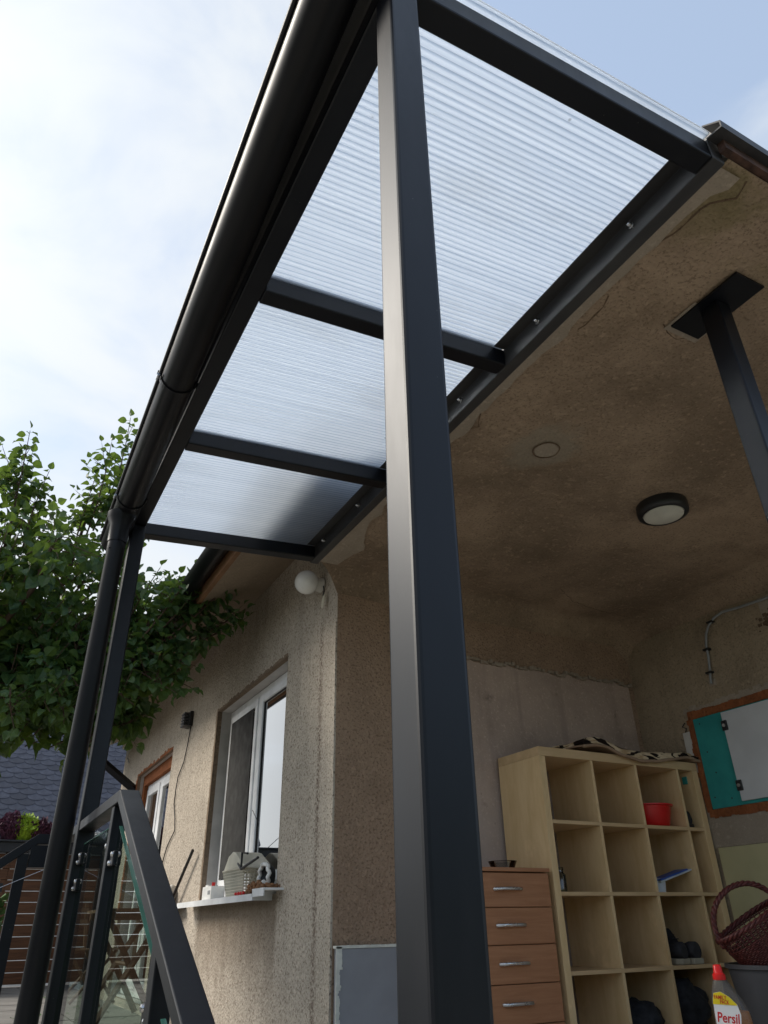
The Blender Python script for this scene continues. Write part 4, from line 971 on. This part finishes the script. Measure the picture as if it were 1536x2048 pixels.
bt = thing('detergent_bottle', 'clear detergent bottle with yellow and white label and red cap', 'bottle', (2.94, 2.50, FLOOR+0.149), None, (0, 0, math.atan2(-2.50, -2.93)+math.pi/2), True); bt.scale = (0.78, 0.78, 0.76)
def loft(secs, n=28):
    m = MB()
    for z, cx, rx, ry in secs:
        for a in range(n):
            t = 2*math.pi*a/n; c_, s_ = math.cos(t), math.sin(t)
            m.v.append((cx+rx*math.copysign(abs(c_)**0.75, c_), ry*math.copysign(abs(s_)**0.75, s_), z))
    for k in range(len(secs)-1):
        for a in range(n): b2 = (a+1) % n; m.f.append((k*n+a, k*n+b2, (k+1)*n+b2, (k+1)*n+a)); m.mi.append(0)
    m.f.append(tuple(reversed(range(n)))); m.mi.append(0); m.f.append(tuple((len(secs)-1)*n+a for a in range(n))); m.mi.append(0); return m
SB = [(0.0, 0.0, 0.085, 0.048), (0.01, 0.0, 0.092, 0.054), (0.10, 0.0, 0.095, 0.055), (0.17, -0.004, 0.090, 0.055), (0.22, -0.012, 0.078, 0.050), (0.27, -0.022, 0.060, 0.042), (0.305, -0.028, 0.042, 0.034), (0.325, -0.030, 0.028, 0.028)]
autosmooth(loft(SB).build('bottle_body', 'clear_plastic', bt), 60)
autosmooth(loft([(z+0.004, cx, rx*0.95, ry*0.93) for z, cx, rx, ry in SB[:4]] + [(0.178, -0.005, 0.083, 0.050)]).build('liquid', 'detergent', bt), 60)
autosmooth(loft([(0.318, -0.030, 0.030, 0.030), (0.322, -0.030, 0.033, 0.033), (0.345, -0.030, 0.032, 0.032), (0.352, -0.030, 0.024, 0.024), (0.385, -0.030, 0.021, 0.021), (0.39, -0.030, 0.016, 0.016)]).build('cap', 'red_plastic', bt), 45)
def lab(pts, y, name, mat):
    m = MB()
    m.prism([(a, b) for a, b in pts], 1, y, y-0.0012); o = m.build(name, mat, bt); return o
lab([(-0.088, 0.04), (0.018, 0.04), (0.026, 0.10), (0.038, 0.165), (0.030, 0.21), (-0.002, 0.245), (-0.04, 0.268), (-0.074, 0.262), (-0.084, 0.23), (-0.088, 0.15)], -0.0555, 'label', 'label_white')
lab([(-0.0865, 0.212), (0.028, 0.206), (0.0285, 0.211), (-0.002, 0.2445), (-0.04, 0.2675), (-0.074, 0.2615), (-0.0835, 0.23)], -0.0568, 'yellow_banner', 'label_yellow')
lab([(-0.08, 0.04), (0.015, 0.04), (0.02, 0.085), (-0.03, 0.075), (-0.075, 0.095)], -0.0568, 'green_swirl', 'label_green')
dg = bpy.context.evaluated_depsgraph_get()
def text(body, size, x, z, y, mat, name, shear=0.0, rot=0.0, width=None):
    cu_ = bpy.data.curves.new(name, 'FONT'); cu_.body = body; cu_.size = size; cu_.extrude = 0.0004; cu_.shear = shear; cu_.offset = size*0.018
    to = bpy.data.objects.new('tmp_text', cu_); C.objects.link(to); bpy.context.view_layer.update()
    me = bpy.data.meshes.new_from_object(to.evaluated_get(bpy.context.evaluated_depsgraph_get())); bpy.data.objects.remove(to)
    k = width/max(1e-6, max(v.co.x for v in me.vertices)) if width else 1.0
    me.transform(Matrix.Translation((x, y, z)) @ Matrix.Rotation(rot, 4, 'Y') @ Matrix.Rotation(R(90), 4, 'X') @ Matrix.Diagonal((k, 1, 1, 1)))
    me.materials.clear(); me.materials.append(M[mat]); return link(name, me, bt)
text('FAMILY', 0.026, -0.078, 0.236, -0.0586, 'label_red', 'lettering', 0.0, R(4), 0.062)
text('PACK', 0.026, -0.052, 0.214, -0.0586, 'label_red', 'lettering', 0.0, R(4), 0.045)
text('Persil', 0.062, -0.083, 0.135, -0.0573, 'label_red', 'lettering', 0.1, R(5), 0.110)

# ------------------------------------------------------------------ folding chairs on the terrace behind the glass
ft = thing('folding_table', 'brown wooden folding table with crossed legs behind the railing glass', 'table', (1.36, 7.2, FLOOR))
for i in range(5): MB().box((1.10+0.104*i, 6.75, FLOOR+0.74), (1.195+0.104*i, 7.65, FLOOR+0.765)).build('top_slat', 'chair_wood', ft, False, 0.003)
for y in (6.85, 7.50):
    MB().tube([(1.17, y, FLOOR+0.012), (1.60, y, FLOOR+0.735)], 0.024, 4).build('leg', 'chair_wood', ft); MB().tube([(1.60, y+0.05, FLOOR+0.012), (1.15, y+0.05, FLOOR+0.735)], 0.024, 4).build('leg', 'chair_wood', ft)
    MB().box((1.11, y-0.02, FLOOR+0.69), (1.61, y+0.02, FLOOR+0.739)).build('apron', 'chair_wood', ft)
MB().tube([(1.385, 6.85, FLOOR+0.375), (1.385, 7.55, FLOOR+0.375)], 0.016, 6).build('stretcher', 'chair_wood', ft)
fc = thing('folding_chair', 'brown wooden folding chair further back near the glazed door', 'chair', (1.34, 8.5, FLOOR), None, (0, 0, R(60)), True)
for s_ in (-0.19, 0.19):
    MB().tube([(s_, -0.20, 0.012), (s_, 0.17, 0.46), (s_, 0.22, 0.86)], 0.016, 6).build('back_leg', 'chair_wood', fc); MB().tube([(s_*0.86, 0.22, 0.012), (s_*0.86, -0.17, 0.45)], 0.016, 6).build('front_leg', 'chair_wood', fc)
for i in range(6): MB().box((-0.19, -0.18+0.062*i, 0.45), (0.19, -0.13+0.062*i, 0.465)).build('seat_slat', 'chair_wood', fc)
for z in (0.66, 0.76): MB().box((-0.19, 0.185, z), (0.19, 0.20, z+0.055)).build('back_slat', 'chair_wood', fc)

# ------------------------------------------------------------------ fence, planter, flowers
FY = 12.05
fn = thing('slat_fence', 'brown cedar slat fence at the end of the terrace', 'fence', (0.8, FY, FLOOR))
z = FLOOR+0.03; k = 0
while z < 0.93:
    h = 0.125
    for (a, b) in ((-2.2, 0.62), (0.624, 1.95)):
        y_ = FY+rnd.uniform(-0.006, 0.006)
        MB().box((a, y_, z), (b, y_+0.025, min(z+h, 0.94))).build('plank', 'cedar', fn)
    z += 0.134; k += 1
for x in (-1.0, 0.55, 1.92): MB().box((x, FY+0.03, FLOOR), (x+0.09, FY+0.11, 0.95)).build('fence_post', 'cedar', fn)
pl = thing('planter_trough', 'long dark planter trough on top of the slat fence', 'planter', (0.8, FY, 0.95))
MB().box((-2.2, FY-0.10, 0.952), (2.2, FY+0.22, 1.08)).build('trough', 'planter_dark', pl, False, 0.006)
MB().box((-2.2, FY-0.13, 1.081), (2.2, FY+0.25, 1.105)).build('trough_rim', 'planter_dark', pl, False, 0.004)
MB().box((0.82, FY-0.14, 0.80), (1.02, FY-0.11, 0.95)).build('corner_bracket', 'planter_dark', pl)
dk = thing('dark_cupboard', 'dark tall cabinet at the right end of the slat fence', 'cabinet', (2.0, 11.7, FLOOR))
MB().box((1.78, 11.6, FLOOR), (2.5, 12.0, 1.02)).build('cabinet_body', 'planter_dark', dk, False, 0.01); MB().box((1.80, 11.585, FLOOR+0.1), (2.1, 11.598, 0.9)).build('cabinet_door', 'tile_dark', dk)
def tuft(name, x, mat, h, r_, n, label, cat, fan=1.0, leafw=0.012):
    t = thing(name, label, cat, (x, FY+0.05, 1.105))
    m = MB()
    for i in range(n):
        a = rnd.random()*2*math.pi; q = rnd.random()**0.5; dx, dy = math.cos(a)*q*r_*fan, math.sin(a)*q*r_*0.6
        hh = h*(1-0.55*q*q)*(0.7+0.4*rnd.random()); bx, by = x+dx*0.3, FY+0.05+dy*0.3; tx, ty = x+dx, FY+0.05+dy
        w = leafw*(0.6+0.8*rnd.random()); b = a+1.57
        ox, oy = w*math.cos(b), w*math.sin(b)
        m.quad((bx-ox, by-oy, 1.10), (bx+ox, by+oy, 1.10), (tx*0.6+bx*0.4+ox, ty*0.6+by*0.4+oy, 1.10+hh*0.65), (tx, ty, 1.10+hh), (tx*0.6+bx*0.4-ox, ty*0.6+by*0.4-oy, 1.10+hh*0.65))
        for q2 in range(3):
            f = 0.45+0.5*rnd.random(); px, py, pz = bx+(tx-bx)*f, by+(ty-by)*f, 1.10+hh*f; c = rnd.random()*6.28; l = 0.03+0.03*rnd.random()
            m.quad((px, py, pz), (px+l*math.cos(c), py+l*math.sin(c), pz+0.02), (px+l*0.6*math.cos(c+0.8), py+l*0.6*math.sin(c+0.8), pz+l))
    m.build('foliage', mat, t); return t
tuft('heather', 0.55, 'heather', 0.38, 0.26, 340, 'dark red heather at the left end of the planter', 'plant')
tuft('conifer', 0.72, 'lime_leaf', 0.36, 0.24, 420, 'bright lime green dwarf conifer in the planter', 'plant', 1.0, 0.016)
tuft('heather', 0.95, 'heather', 0.30, 0.24, 330, 'dark red heather right of the lime conifer', 'plant')
tuft('white_heather', 1.30, 'pale_bloom', 0.14, 0.22, 220, 'small whitish blossoms in the planter beside the downpipe', 'plant')
tuft('white_heather', 1.70, 'pale_bloom', 0.15, 0.22, 220, 'small whitish blossoms in the planter behind the railing glass', 'plant')
fr = MB()
for i in range(260):
    a = rnd.random()*6.28; x, y = 0.42+rnd.gauss(0, 0.10), 10.9+rnd.gauss(0, 0.2); h = 0.95*rnd.random(); l = 0.10+0.1*rnd.random()
    fr.quad((x, y, FLOOR+h), (x+l*math.cos(a), y+l*math.sin(a), FLOOR+h+0.10), (x+l*0.8*math.cos(a+0.5), y+l*0.8*math.sin(a+0.5), FLOOR+h+0.02))
tag(fr.build('leafy_shrub', 'fern'), 'low green shrub before the slat fence at the left edge', 'shrub')
lv = MB()
for i in range(46):
    x, y = rnd.uniform(0.45, 1.65), rnd.uniform(5.5, 10.5); a = rnd.random()*6.28; l = 0.035
    lv.quad((x, y, FLOOR+0.006), (x+l*math.cos(a), y+l*math.sin(a), FLOOR+0.012), (x+l*1.4*math.cos(a+0.5), y+l*1.4*math.sin(a+0.5), FLOOR+0.02), (x+l*math.cos(a+1.0), y+l*math.sin(a+1.0), FLOOR+0.01))
tag(lv.build('fallen_leaves', 'fern'), 'scattered fallen leaves on the terrace slabs', 'leaves', kind='stuff')

# ------------------------------------------------------------------ neighbour's house with scalloped slate roof
nh = thing('neighbour_house', 'neighbouring house with steep scalloped slate roof behind the fence', 'house', (1.0, 17.0, GROUND))
NY0, NZ0, NS = 16.0, 1.25, R(48)
MB().box((-1.6, NY0+0.4, GROUND), (7.5, NY0+7.0, 1.6)).build('wall', 'paper', nh)
cs, sn_ = math.cos(NS), math.sin(NS)
rf = MB().prism([(NY0, NZ0), (NY0+5.2*cs, NZ0+5.2*sn_), (NY0+5.2*cs+0.12, NZ0+5.2*sn_-0.1), (NY0+0.12, NZ0-0.1)], 0, -1.95, 8.0).build('roof', 'slate', nh)
TW, TH = 0.31, 0.155
sh_ = [(-0.5*TW, 0.32)] + [(-0.5*TW*math.cos(t), 0.075-0.075*math.sin(t)) for t in [math.pi*i/8 for i in range(9)]] + [(0.5*TW, 0.32)]
tm = MB(); tm.prism([(a*0.985, b) for a, b in sh_], 2, 0.0, 0.012); tile_me = tm.mesh('slate_tile', 'slate')
cand = []
for r_ in range(31):
    for c_ in range(-6, 26):
        cand.append((r_, c_*TW+(0.5*TW if r_ % 2 else 0)))
def tile_world(r_, x):
    d = r_*TH; return Vector((x, NY0+d*cs, NZ0+d*sn_))
def in_view(p, mg=0.06):
    q = Vector((p.dot(rt), p.dot(up), p.dot(fw)))
    if q.z < 0.1: return None
    u, v = 0.5+FPX*q.x/q.z, 0.5-FPX*q.y/q.z*0.75
    return (u, v, q.z) if -mg < u < 1+mg and -mg < v < 1+mg else None
vis = [t for t in cand if in_view(tile_world(*t), 0.02) and tile_world(*t).z < 4.2]
vis.sort(key=lambda t: tile_world(*t).length); near = set(vis[:300])
rest = MB()
tilt = Matrix.Rotation(NS-R(2.2), 4, 'X')
for r_, x in cand:
    p = tile_world(r_, x); lift = 0.014
    p = p + Vector((0, -sn_*lift, cs*lift)); jit = rnd.uniform(-0.004, 0.004)
    mw = Matrix.Translation(p + Vector((jit, 0, 0))) @ tilt @ Matrix.Rotation(rnd.uniform(-0.012, 0.012), 4, 'Z')
    if (r_, x) in near:
        o = link('slate_tile', tile_me, rf); o.matrix_local = mw
    else:
        rest.v_off = len(rest.v); k0 = len(rest.v); rest.v += [tuple(mw @ Vector(v)) for v in tm.v]
        rest.f += [tuple(k0+i for i in f) for f in tm.f]; rest.mi += [0]*len(tm.f)
tag(rest.build('slate_tiles', 'slate', rf), kind='stuff')

# ------------------------------------------------------------------ unseen hedges added at left and behind to darken the reflections
hd = thing('added_hedge', 'unseen tall green hedgerow added on the left for dark reflections', 'added_hedge', (-9, 6, GROUND))
hm = MB()
for i in range(5200):
    y = rnd.uniform(-10, 22); x = -9+rnd.gauss(0, 0.45); z = GROUND+rnd.random()**0.8*(2.7+0.5*noise.noise(Vector((y*0.6, 0, 0)))); a = rnd.random()*6.28; l = 0.22
    t = rnd.uniform(-0.8, 0.8)
    hm.quad((x, y, z), (x+l*math.cos(a), y+l*math.sin(a), z+l*t), (x+l*1.2*math.cos(a+0.6), y+l*1.2*math.sin(a+0.6), z+l*(t+0.3)), (x+l*0.6*math.cos(a+1.2), y+l*0.6*math.sin(a+1.2), z+l*0.4))
hm.box((-9.35, -10, GROUND), (-8.65, 22, GROUND+2.1)); hm.build('added_foliage', 'fern', hd)
hd2 = thing('added_hedge', 'unseen tall green hedgerow added behind the viewer for dark reflections', 'added_hedge', (1, -8, GROUND))  # added out of view so the post reflects something dark
hm = MB()
for i in range(4600):
    x = rnd.uniform(-9.5, 16); y = -8+rnd.gauss(0, 0.45); z = GROUND+rnd.random()**0.8*(3.3+0.5*noise.noise(Vector((x*0.6, 4, 0)))); a = rnd.random()*6.28; l = 0.24; t = rnd.uniform(-0.8, 0.8)
    hm.quad((x, y, z), (x+l*math.cos(a), y+l*math.sin(a), z+l*t), (x+l*1.2*math.cos(a+0.6), y+l*1.2*math.sin(a+0.6), z+l*(t+0.3)), (x+l*0.6*math.cos(a+1.2), y+l*0.6*math.sin(a+1.2), z+l*0.4))
hm.box((-9.3, -8.4, GROUND), (16, -7.7, GROUND+2.7)); hm.build('added_foliage', 'fern', hd2)

# ------------------------------------------------------------------ the tree beyond the far post
tr = thing('pear_tree', 'leafy green fruit tree behind the far canopy post', 'tree', (-0.75, 6.6, GROUND))
lrnd = random.Random(21)
def leaf_mesh(seed):
    q = random.Random(seed); L, Wd = 1.0, 0.40+0.08*q.random(); fold = 0.14+0.12*q.random(); curl = -0.18-0.2*q.random()
    m = MB(); st_ = [(0.0, 0.03), (0.18, 0.72), (0.42, 1.0), (0.68, 0.78), (0.88, 0.32), (1.0, 0.0)]
    C_, Lf, Rt = [], [], []
    for u, w in st_:
        zc_ = curl*u*u; C_.append((u*L, 0, zc_)); Lf.append((u*L-0.03, w*Wd, zc_+fold*w+0.05*math.sin(u*9+seed))); Rt.append((u*L-0.03, -w*Wd, zc_+fold*w*0.85+0.05*math.cos(u*8+seed)))
    for k in range(len(st_)-1):
        m.quad(C_[k], C_[k+1], Lf[k+1], Lf[k]); m.quad(C_[k+1], C_[k], Rt[k], Rt[k+1])
    m.quad((-0.38, 0.012, 0.06), (-0.38, -0.012, 0.06), (0, -0.02, 0), (0, 0.02, 0))
    return m
LM = [leaf_mesh(i) for i in range(6)]; LME = [m.mesh('leaf', 'leaf_green', True) for m in LM]
leaves = []; br = MB()
def put_leaf(p, d, size):
    d = d.normalized(); side = d.cross(Vector((lrnd.gauss(0, 0.5), lrnd.gauss(0, 0.5), 1))).normalized()
    n_ = side.cross(d).normalized()
    if n_.z < 0: n_, side = -n_, -side
    mw = Matrix(((d.x, side.x, n_.x, p.x), (d.y, side.y, n_.y, p.y), (d.z, side.z, n_.z, p.z), (0, 0, 0, 1))) @ Matrix.Diagonal((size, size, size, 1))
    leaves.append((mw, lrnd.randrange(6), p.copy()))
def shoot(p0, p1, r0=0.006, step=0.030, sag=0.0, size=0.074, start=0.15, spread=1.0):
    n_ = 7; L_ = (p1-p0).length; pts = []
    side = Vector((lrnd.gauss(0, 1), lrnd.gauss(0, 1), lrnd.gauss(0, 0.4))).normalized()*0.05*L_
    for k in range(n_+1):
        t = k/n_; pts.append(p0.lerp(p1, t)+side*math.sin(t*3.1)+Vector((0, 0, -sag*L_*t*t)))
    br.tube(pts, [r0*1.35*(1-0.7*k/n_) for k in range(n_+1)], 5, False)
    d_ = start*L_; ang = lrnd.random()*6.28
    while d_ < L_:
        t = d_/L_*n_; k = min(n_-1, int(t)); p = pts[k].lerp(pts[k+1], t-k); ax = (pts[k+1]-pts[k]).normalized()
        ang += 2.4+lrnd.gauss(0, 0.4); u = ax.cross(Vector((0.3, 0.2, 1))).normalized(); w = ax.cross(u)
        o = (u*math.cos(ang)+w*math.sin(ang))*spread+ax*0.35+Vector((0, 0, -0.45))
        sz = size*lrnd.uniform(0.6, 1.25)*(1-0.3*(d_/L_)**4)
        put_leaf(p+o.normalized()*0.38*sz, o, sz); d_ += step*lrnd.uniform(0.6, 1.4)
    put_leaf(pts[-1]+(pts[-1]-pts[-2]).normalized()*0.02, (pts[-1]-pts[-2])+Vector((0, 0, 0.01)), size*0.7)
    return pts
def limb(pts, r0, r1):
    P = []
    for a, b in zip(pts, pts[1:]):
        for k in range(4): P.append(Vector(a).lerp(Vector(b), k/4))
    P.append(Vector(pts[-1])); P = [p+Vector((0.03*noise.noise(p*3), 0.03*noise.noise(p*3+Vector((5, 0, 0))), 0)) for p in P]
    br.tube(P, [r0+(r1-r0)*k/(len(P)-1) for k in range(len(P))], 7, False); return P
base = Vector((-0.75, 6.6, GROUND))
trunk = MB(); trunk.tube([(-0.75, 6.6, GROUND-0.1), (-0.73, 6.58, -0.6), (-0.68, 6.5, 0.2), (-0.6, 6.4, 0.9), (-0.5, 6.3, 1.3)], [0.15, 0.12, 0.105, 0.095, 0.085], 12)
trunk.build('trunk', 'bark', tr, True)
hub = (-0.5, 6.3, 1.28)
limbs = [[hub, (-0.3, 6.1, 1.9), (-0.22, 5.9, 2.6), (-0.25, 5.75, 3.2)], [hub, (0.0, 6.1, 1.8), (0.25, 6.0, 2.5), (0.35, 5.9, 3.3)], [hub, (0.1, 5.9, 1.55), (0.6, 5.6, 1.9), (1.0, 5.4, 2.2)],
         [hub, (-0.9, 6.2, 2.0), (-1.2, 6.0, 2.7), (-1.4, 5.9, 3.2)], [hub, (0.0, 5.6, 1.4), (0.5, 5.3, 1.55), (0.95, 5.15, 1.6)], [hub, (-0.2, 5.6, 1.7), (0.05, 5.2, 2.1), (0.1, 5.0, 2.4)],
         [hub, (0.1, 6.5, 1.8), (0.6, 6.6, 2.2), (0.9, 6.6, 2.5)], [hub, (-0.9, 6.5, 1.6), (-1.5, 6.4, 1.9), (-1.9, 6.2, 2.1)], [hub, (-0.5, 5.7, 1.5), (-0.7, 5.2, 1.8), (-0.9, 4.9, 2.1)], [hub, (0.05, 6.0, 1.35), (0.45, 5.9, 1.45), (0.85, 5.8, 1.5)]]
LP = []
for l in limbs:
    P = limb(l, 0.036, 0.009); LP += P[3:]
for p in LP:
    for _ in range(3):
        d_ = Vector((lrnd.gauss(0, 1), lrnd.gauss(0, 1), lrnd.gauss(0.5, 0.7))).normalized(); shoot(p, p+d_*lrnd.uniform(0.22, 0.42), 0.004, 0.038, 0.05, 0.106)
# crown volume: two overlapping ellipsoids, filled with leafy shoots
ELL = [((-0.35, 6.0, 2.12), (1.35, 1.05, 0.95), 350), ((0.62, 5.65, 1.74), (0.62, 0.62, 0.46), 110), ((-0.1, 5.9, 1.60), (1.2, 0.9, 0.36), 125)]
for c, r_, cnt in ELL:
    for _ in range(cnt):
        while True:
            q = Vector((lrnd.uniform(-1, 1), lrnd.uniform(-1, 1), lrnd.uniform(-1, 1)))
            if q.length <= 1 and q.length > 0.25: break
        e = Vector((c[0]+q.x*r_[0], c[1]+q.y*r_[1], c[2]+q.z*r_[2]))
        d_ = Vector((q.x*0.7, q.y*0.7, 0.55+q.z*0.4)).normalized()
        s_ = e - d_*lrnd.uniform(0.22, 0.48)
        shoot(s_, e, 0.004, 0.040, 0.04, 0.106)
# leading shoots that break the outline
for e, s_ in (((-0.26, 5.5, 3.52), (-0.22, 5.75, 2.7)), ((-0.05, 5.6, 3.25), (-0.1, 5.8, 2.6)), ((-0.45, 5.5, 3.28), (-0.4, 5.7, 2.6)), ((0.47, 5.5, 3.90), (0.38, 5.8, 2.9)), ((0.36, 5.5, 3.60), (0.32, 5.8, 2.7)), ((0.30, 5.6, 3.3), (0.26, 5.8, 2.6)), ((0.55, 5.6, 3.5), (0.45, 5.8, 2.7)), ((0.62, 5.5, 3.1), (0.5, 5.8, 2.4)), ((0.75, 5.6, 2.9), (0.55, 5.8, 2.3)),
              ((1.10, 5.15, 2.38), (0.80, 5.5, 1.9)), ((1.22, 5.0, 2.30), (0.95, 5.3, 1.9)), ((0.98, 5.0, 2.28), (0.8, 5.3, 1.8)), ((0.85, 5.1, 2.36), (0.7, 5.5, 1.9)), ((1.16, 4.75, 2.30), (0.9, 5.1, 1.85)), ((1.02, 4.7, 2.22), (0.8, 5.1, 1.8)), ((1.28, 4.8, 2.18), (0.95, 5.1, 1.8)), ((1.12, 4.9, 2.12), (0.9, 5.2, 1.75)), ((1.50, 5.0, 2.10), (0.95, 5.15, 1.72)), ((1.42, 5.05, 1.98), (1.0, 5.2, 1.68)),
              ((1.18, 5.0, 1.45), (0.75, 5.3, 1.70)), ((1.05, 4.95, 1.40), (0.70, 5.2, 1.65)), ((1.16, 4.95, 1.60), (0.75, 5.2, 1.75)), ((1.12, 5.05, 1.85), (0.7, 5.3, 1.75)), ((0.80, 5.0, 1.30), (0.55, 5.2, 1.55)), ((0.62, 5.0, 1.18), (0.4, 5.3, 1.5)), ((0.30, 5.0, 1.20), (0.2, 5.3, 1.5)), ((0.12, 5.0, 1.08), (0.05, 5.3, 1.4)), ((0.40, 5.1, 1.16), (0.3, 5.3, 1.5))):
    P = shoot(Vector(s_), Vector(e), 0.006, 0.028, 0.0, 0.092, 0.1)
    for k in (3, 4, 5):
        for _ in range(2):
            b = P[k]; shoot(b, b+Vector((lrnd.gauss(0, 0.10), lrnd.gauss(0, 0.10), 0.05+0.12*lrnd.random())), 0.003, 0.026, 0.0, 0.072)
br.build('branches', 'twig', tr, True)
order = sorted(range(len(leaves)), key=lambda i: leaves[i][2].length if in_view(leaves[i][2], 0.0) else 1e9)
single = set(order[:300])
cr_ = MB()
for i, (mw, k, p) in enumerate(leaves):
    if i in single: continue
    k0 = len(cr_.v); cr_.v += [tuple(mw @ Vector(v)) for v in LM[k].v]; cr_.f += [tuple(k0+j for j in f) for f in LM[k].f]; cr_.mi += [0]*len(LM[k].f)
crown = cr_.build('crown', 'leaf_green', tr, True); tag(crown, kind='stuff')
for i in order[:300]:
    mw, k, p = leaves[i]; o = link('leaf', LME[k], crown); o.matrix_local = mw
print('leaves', len(leaves))
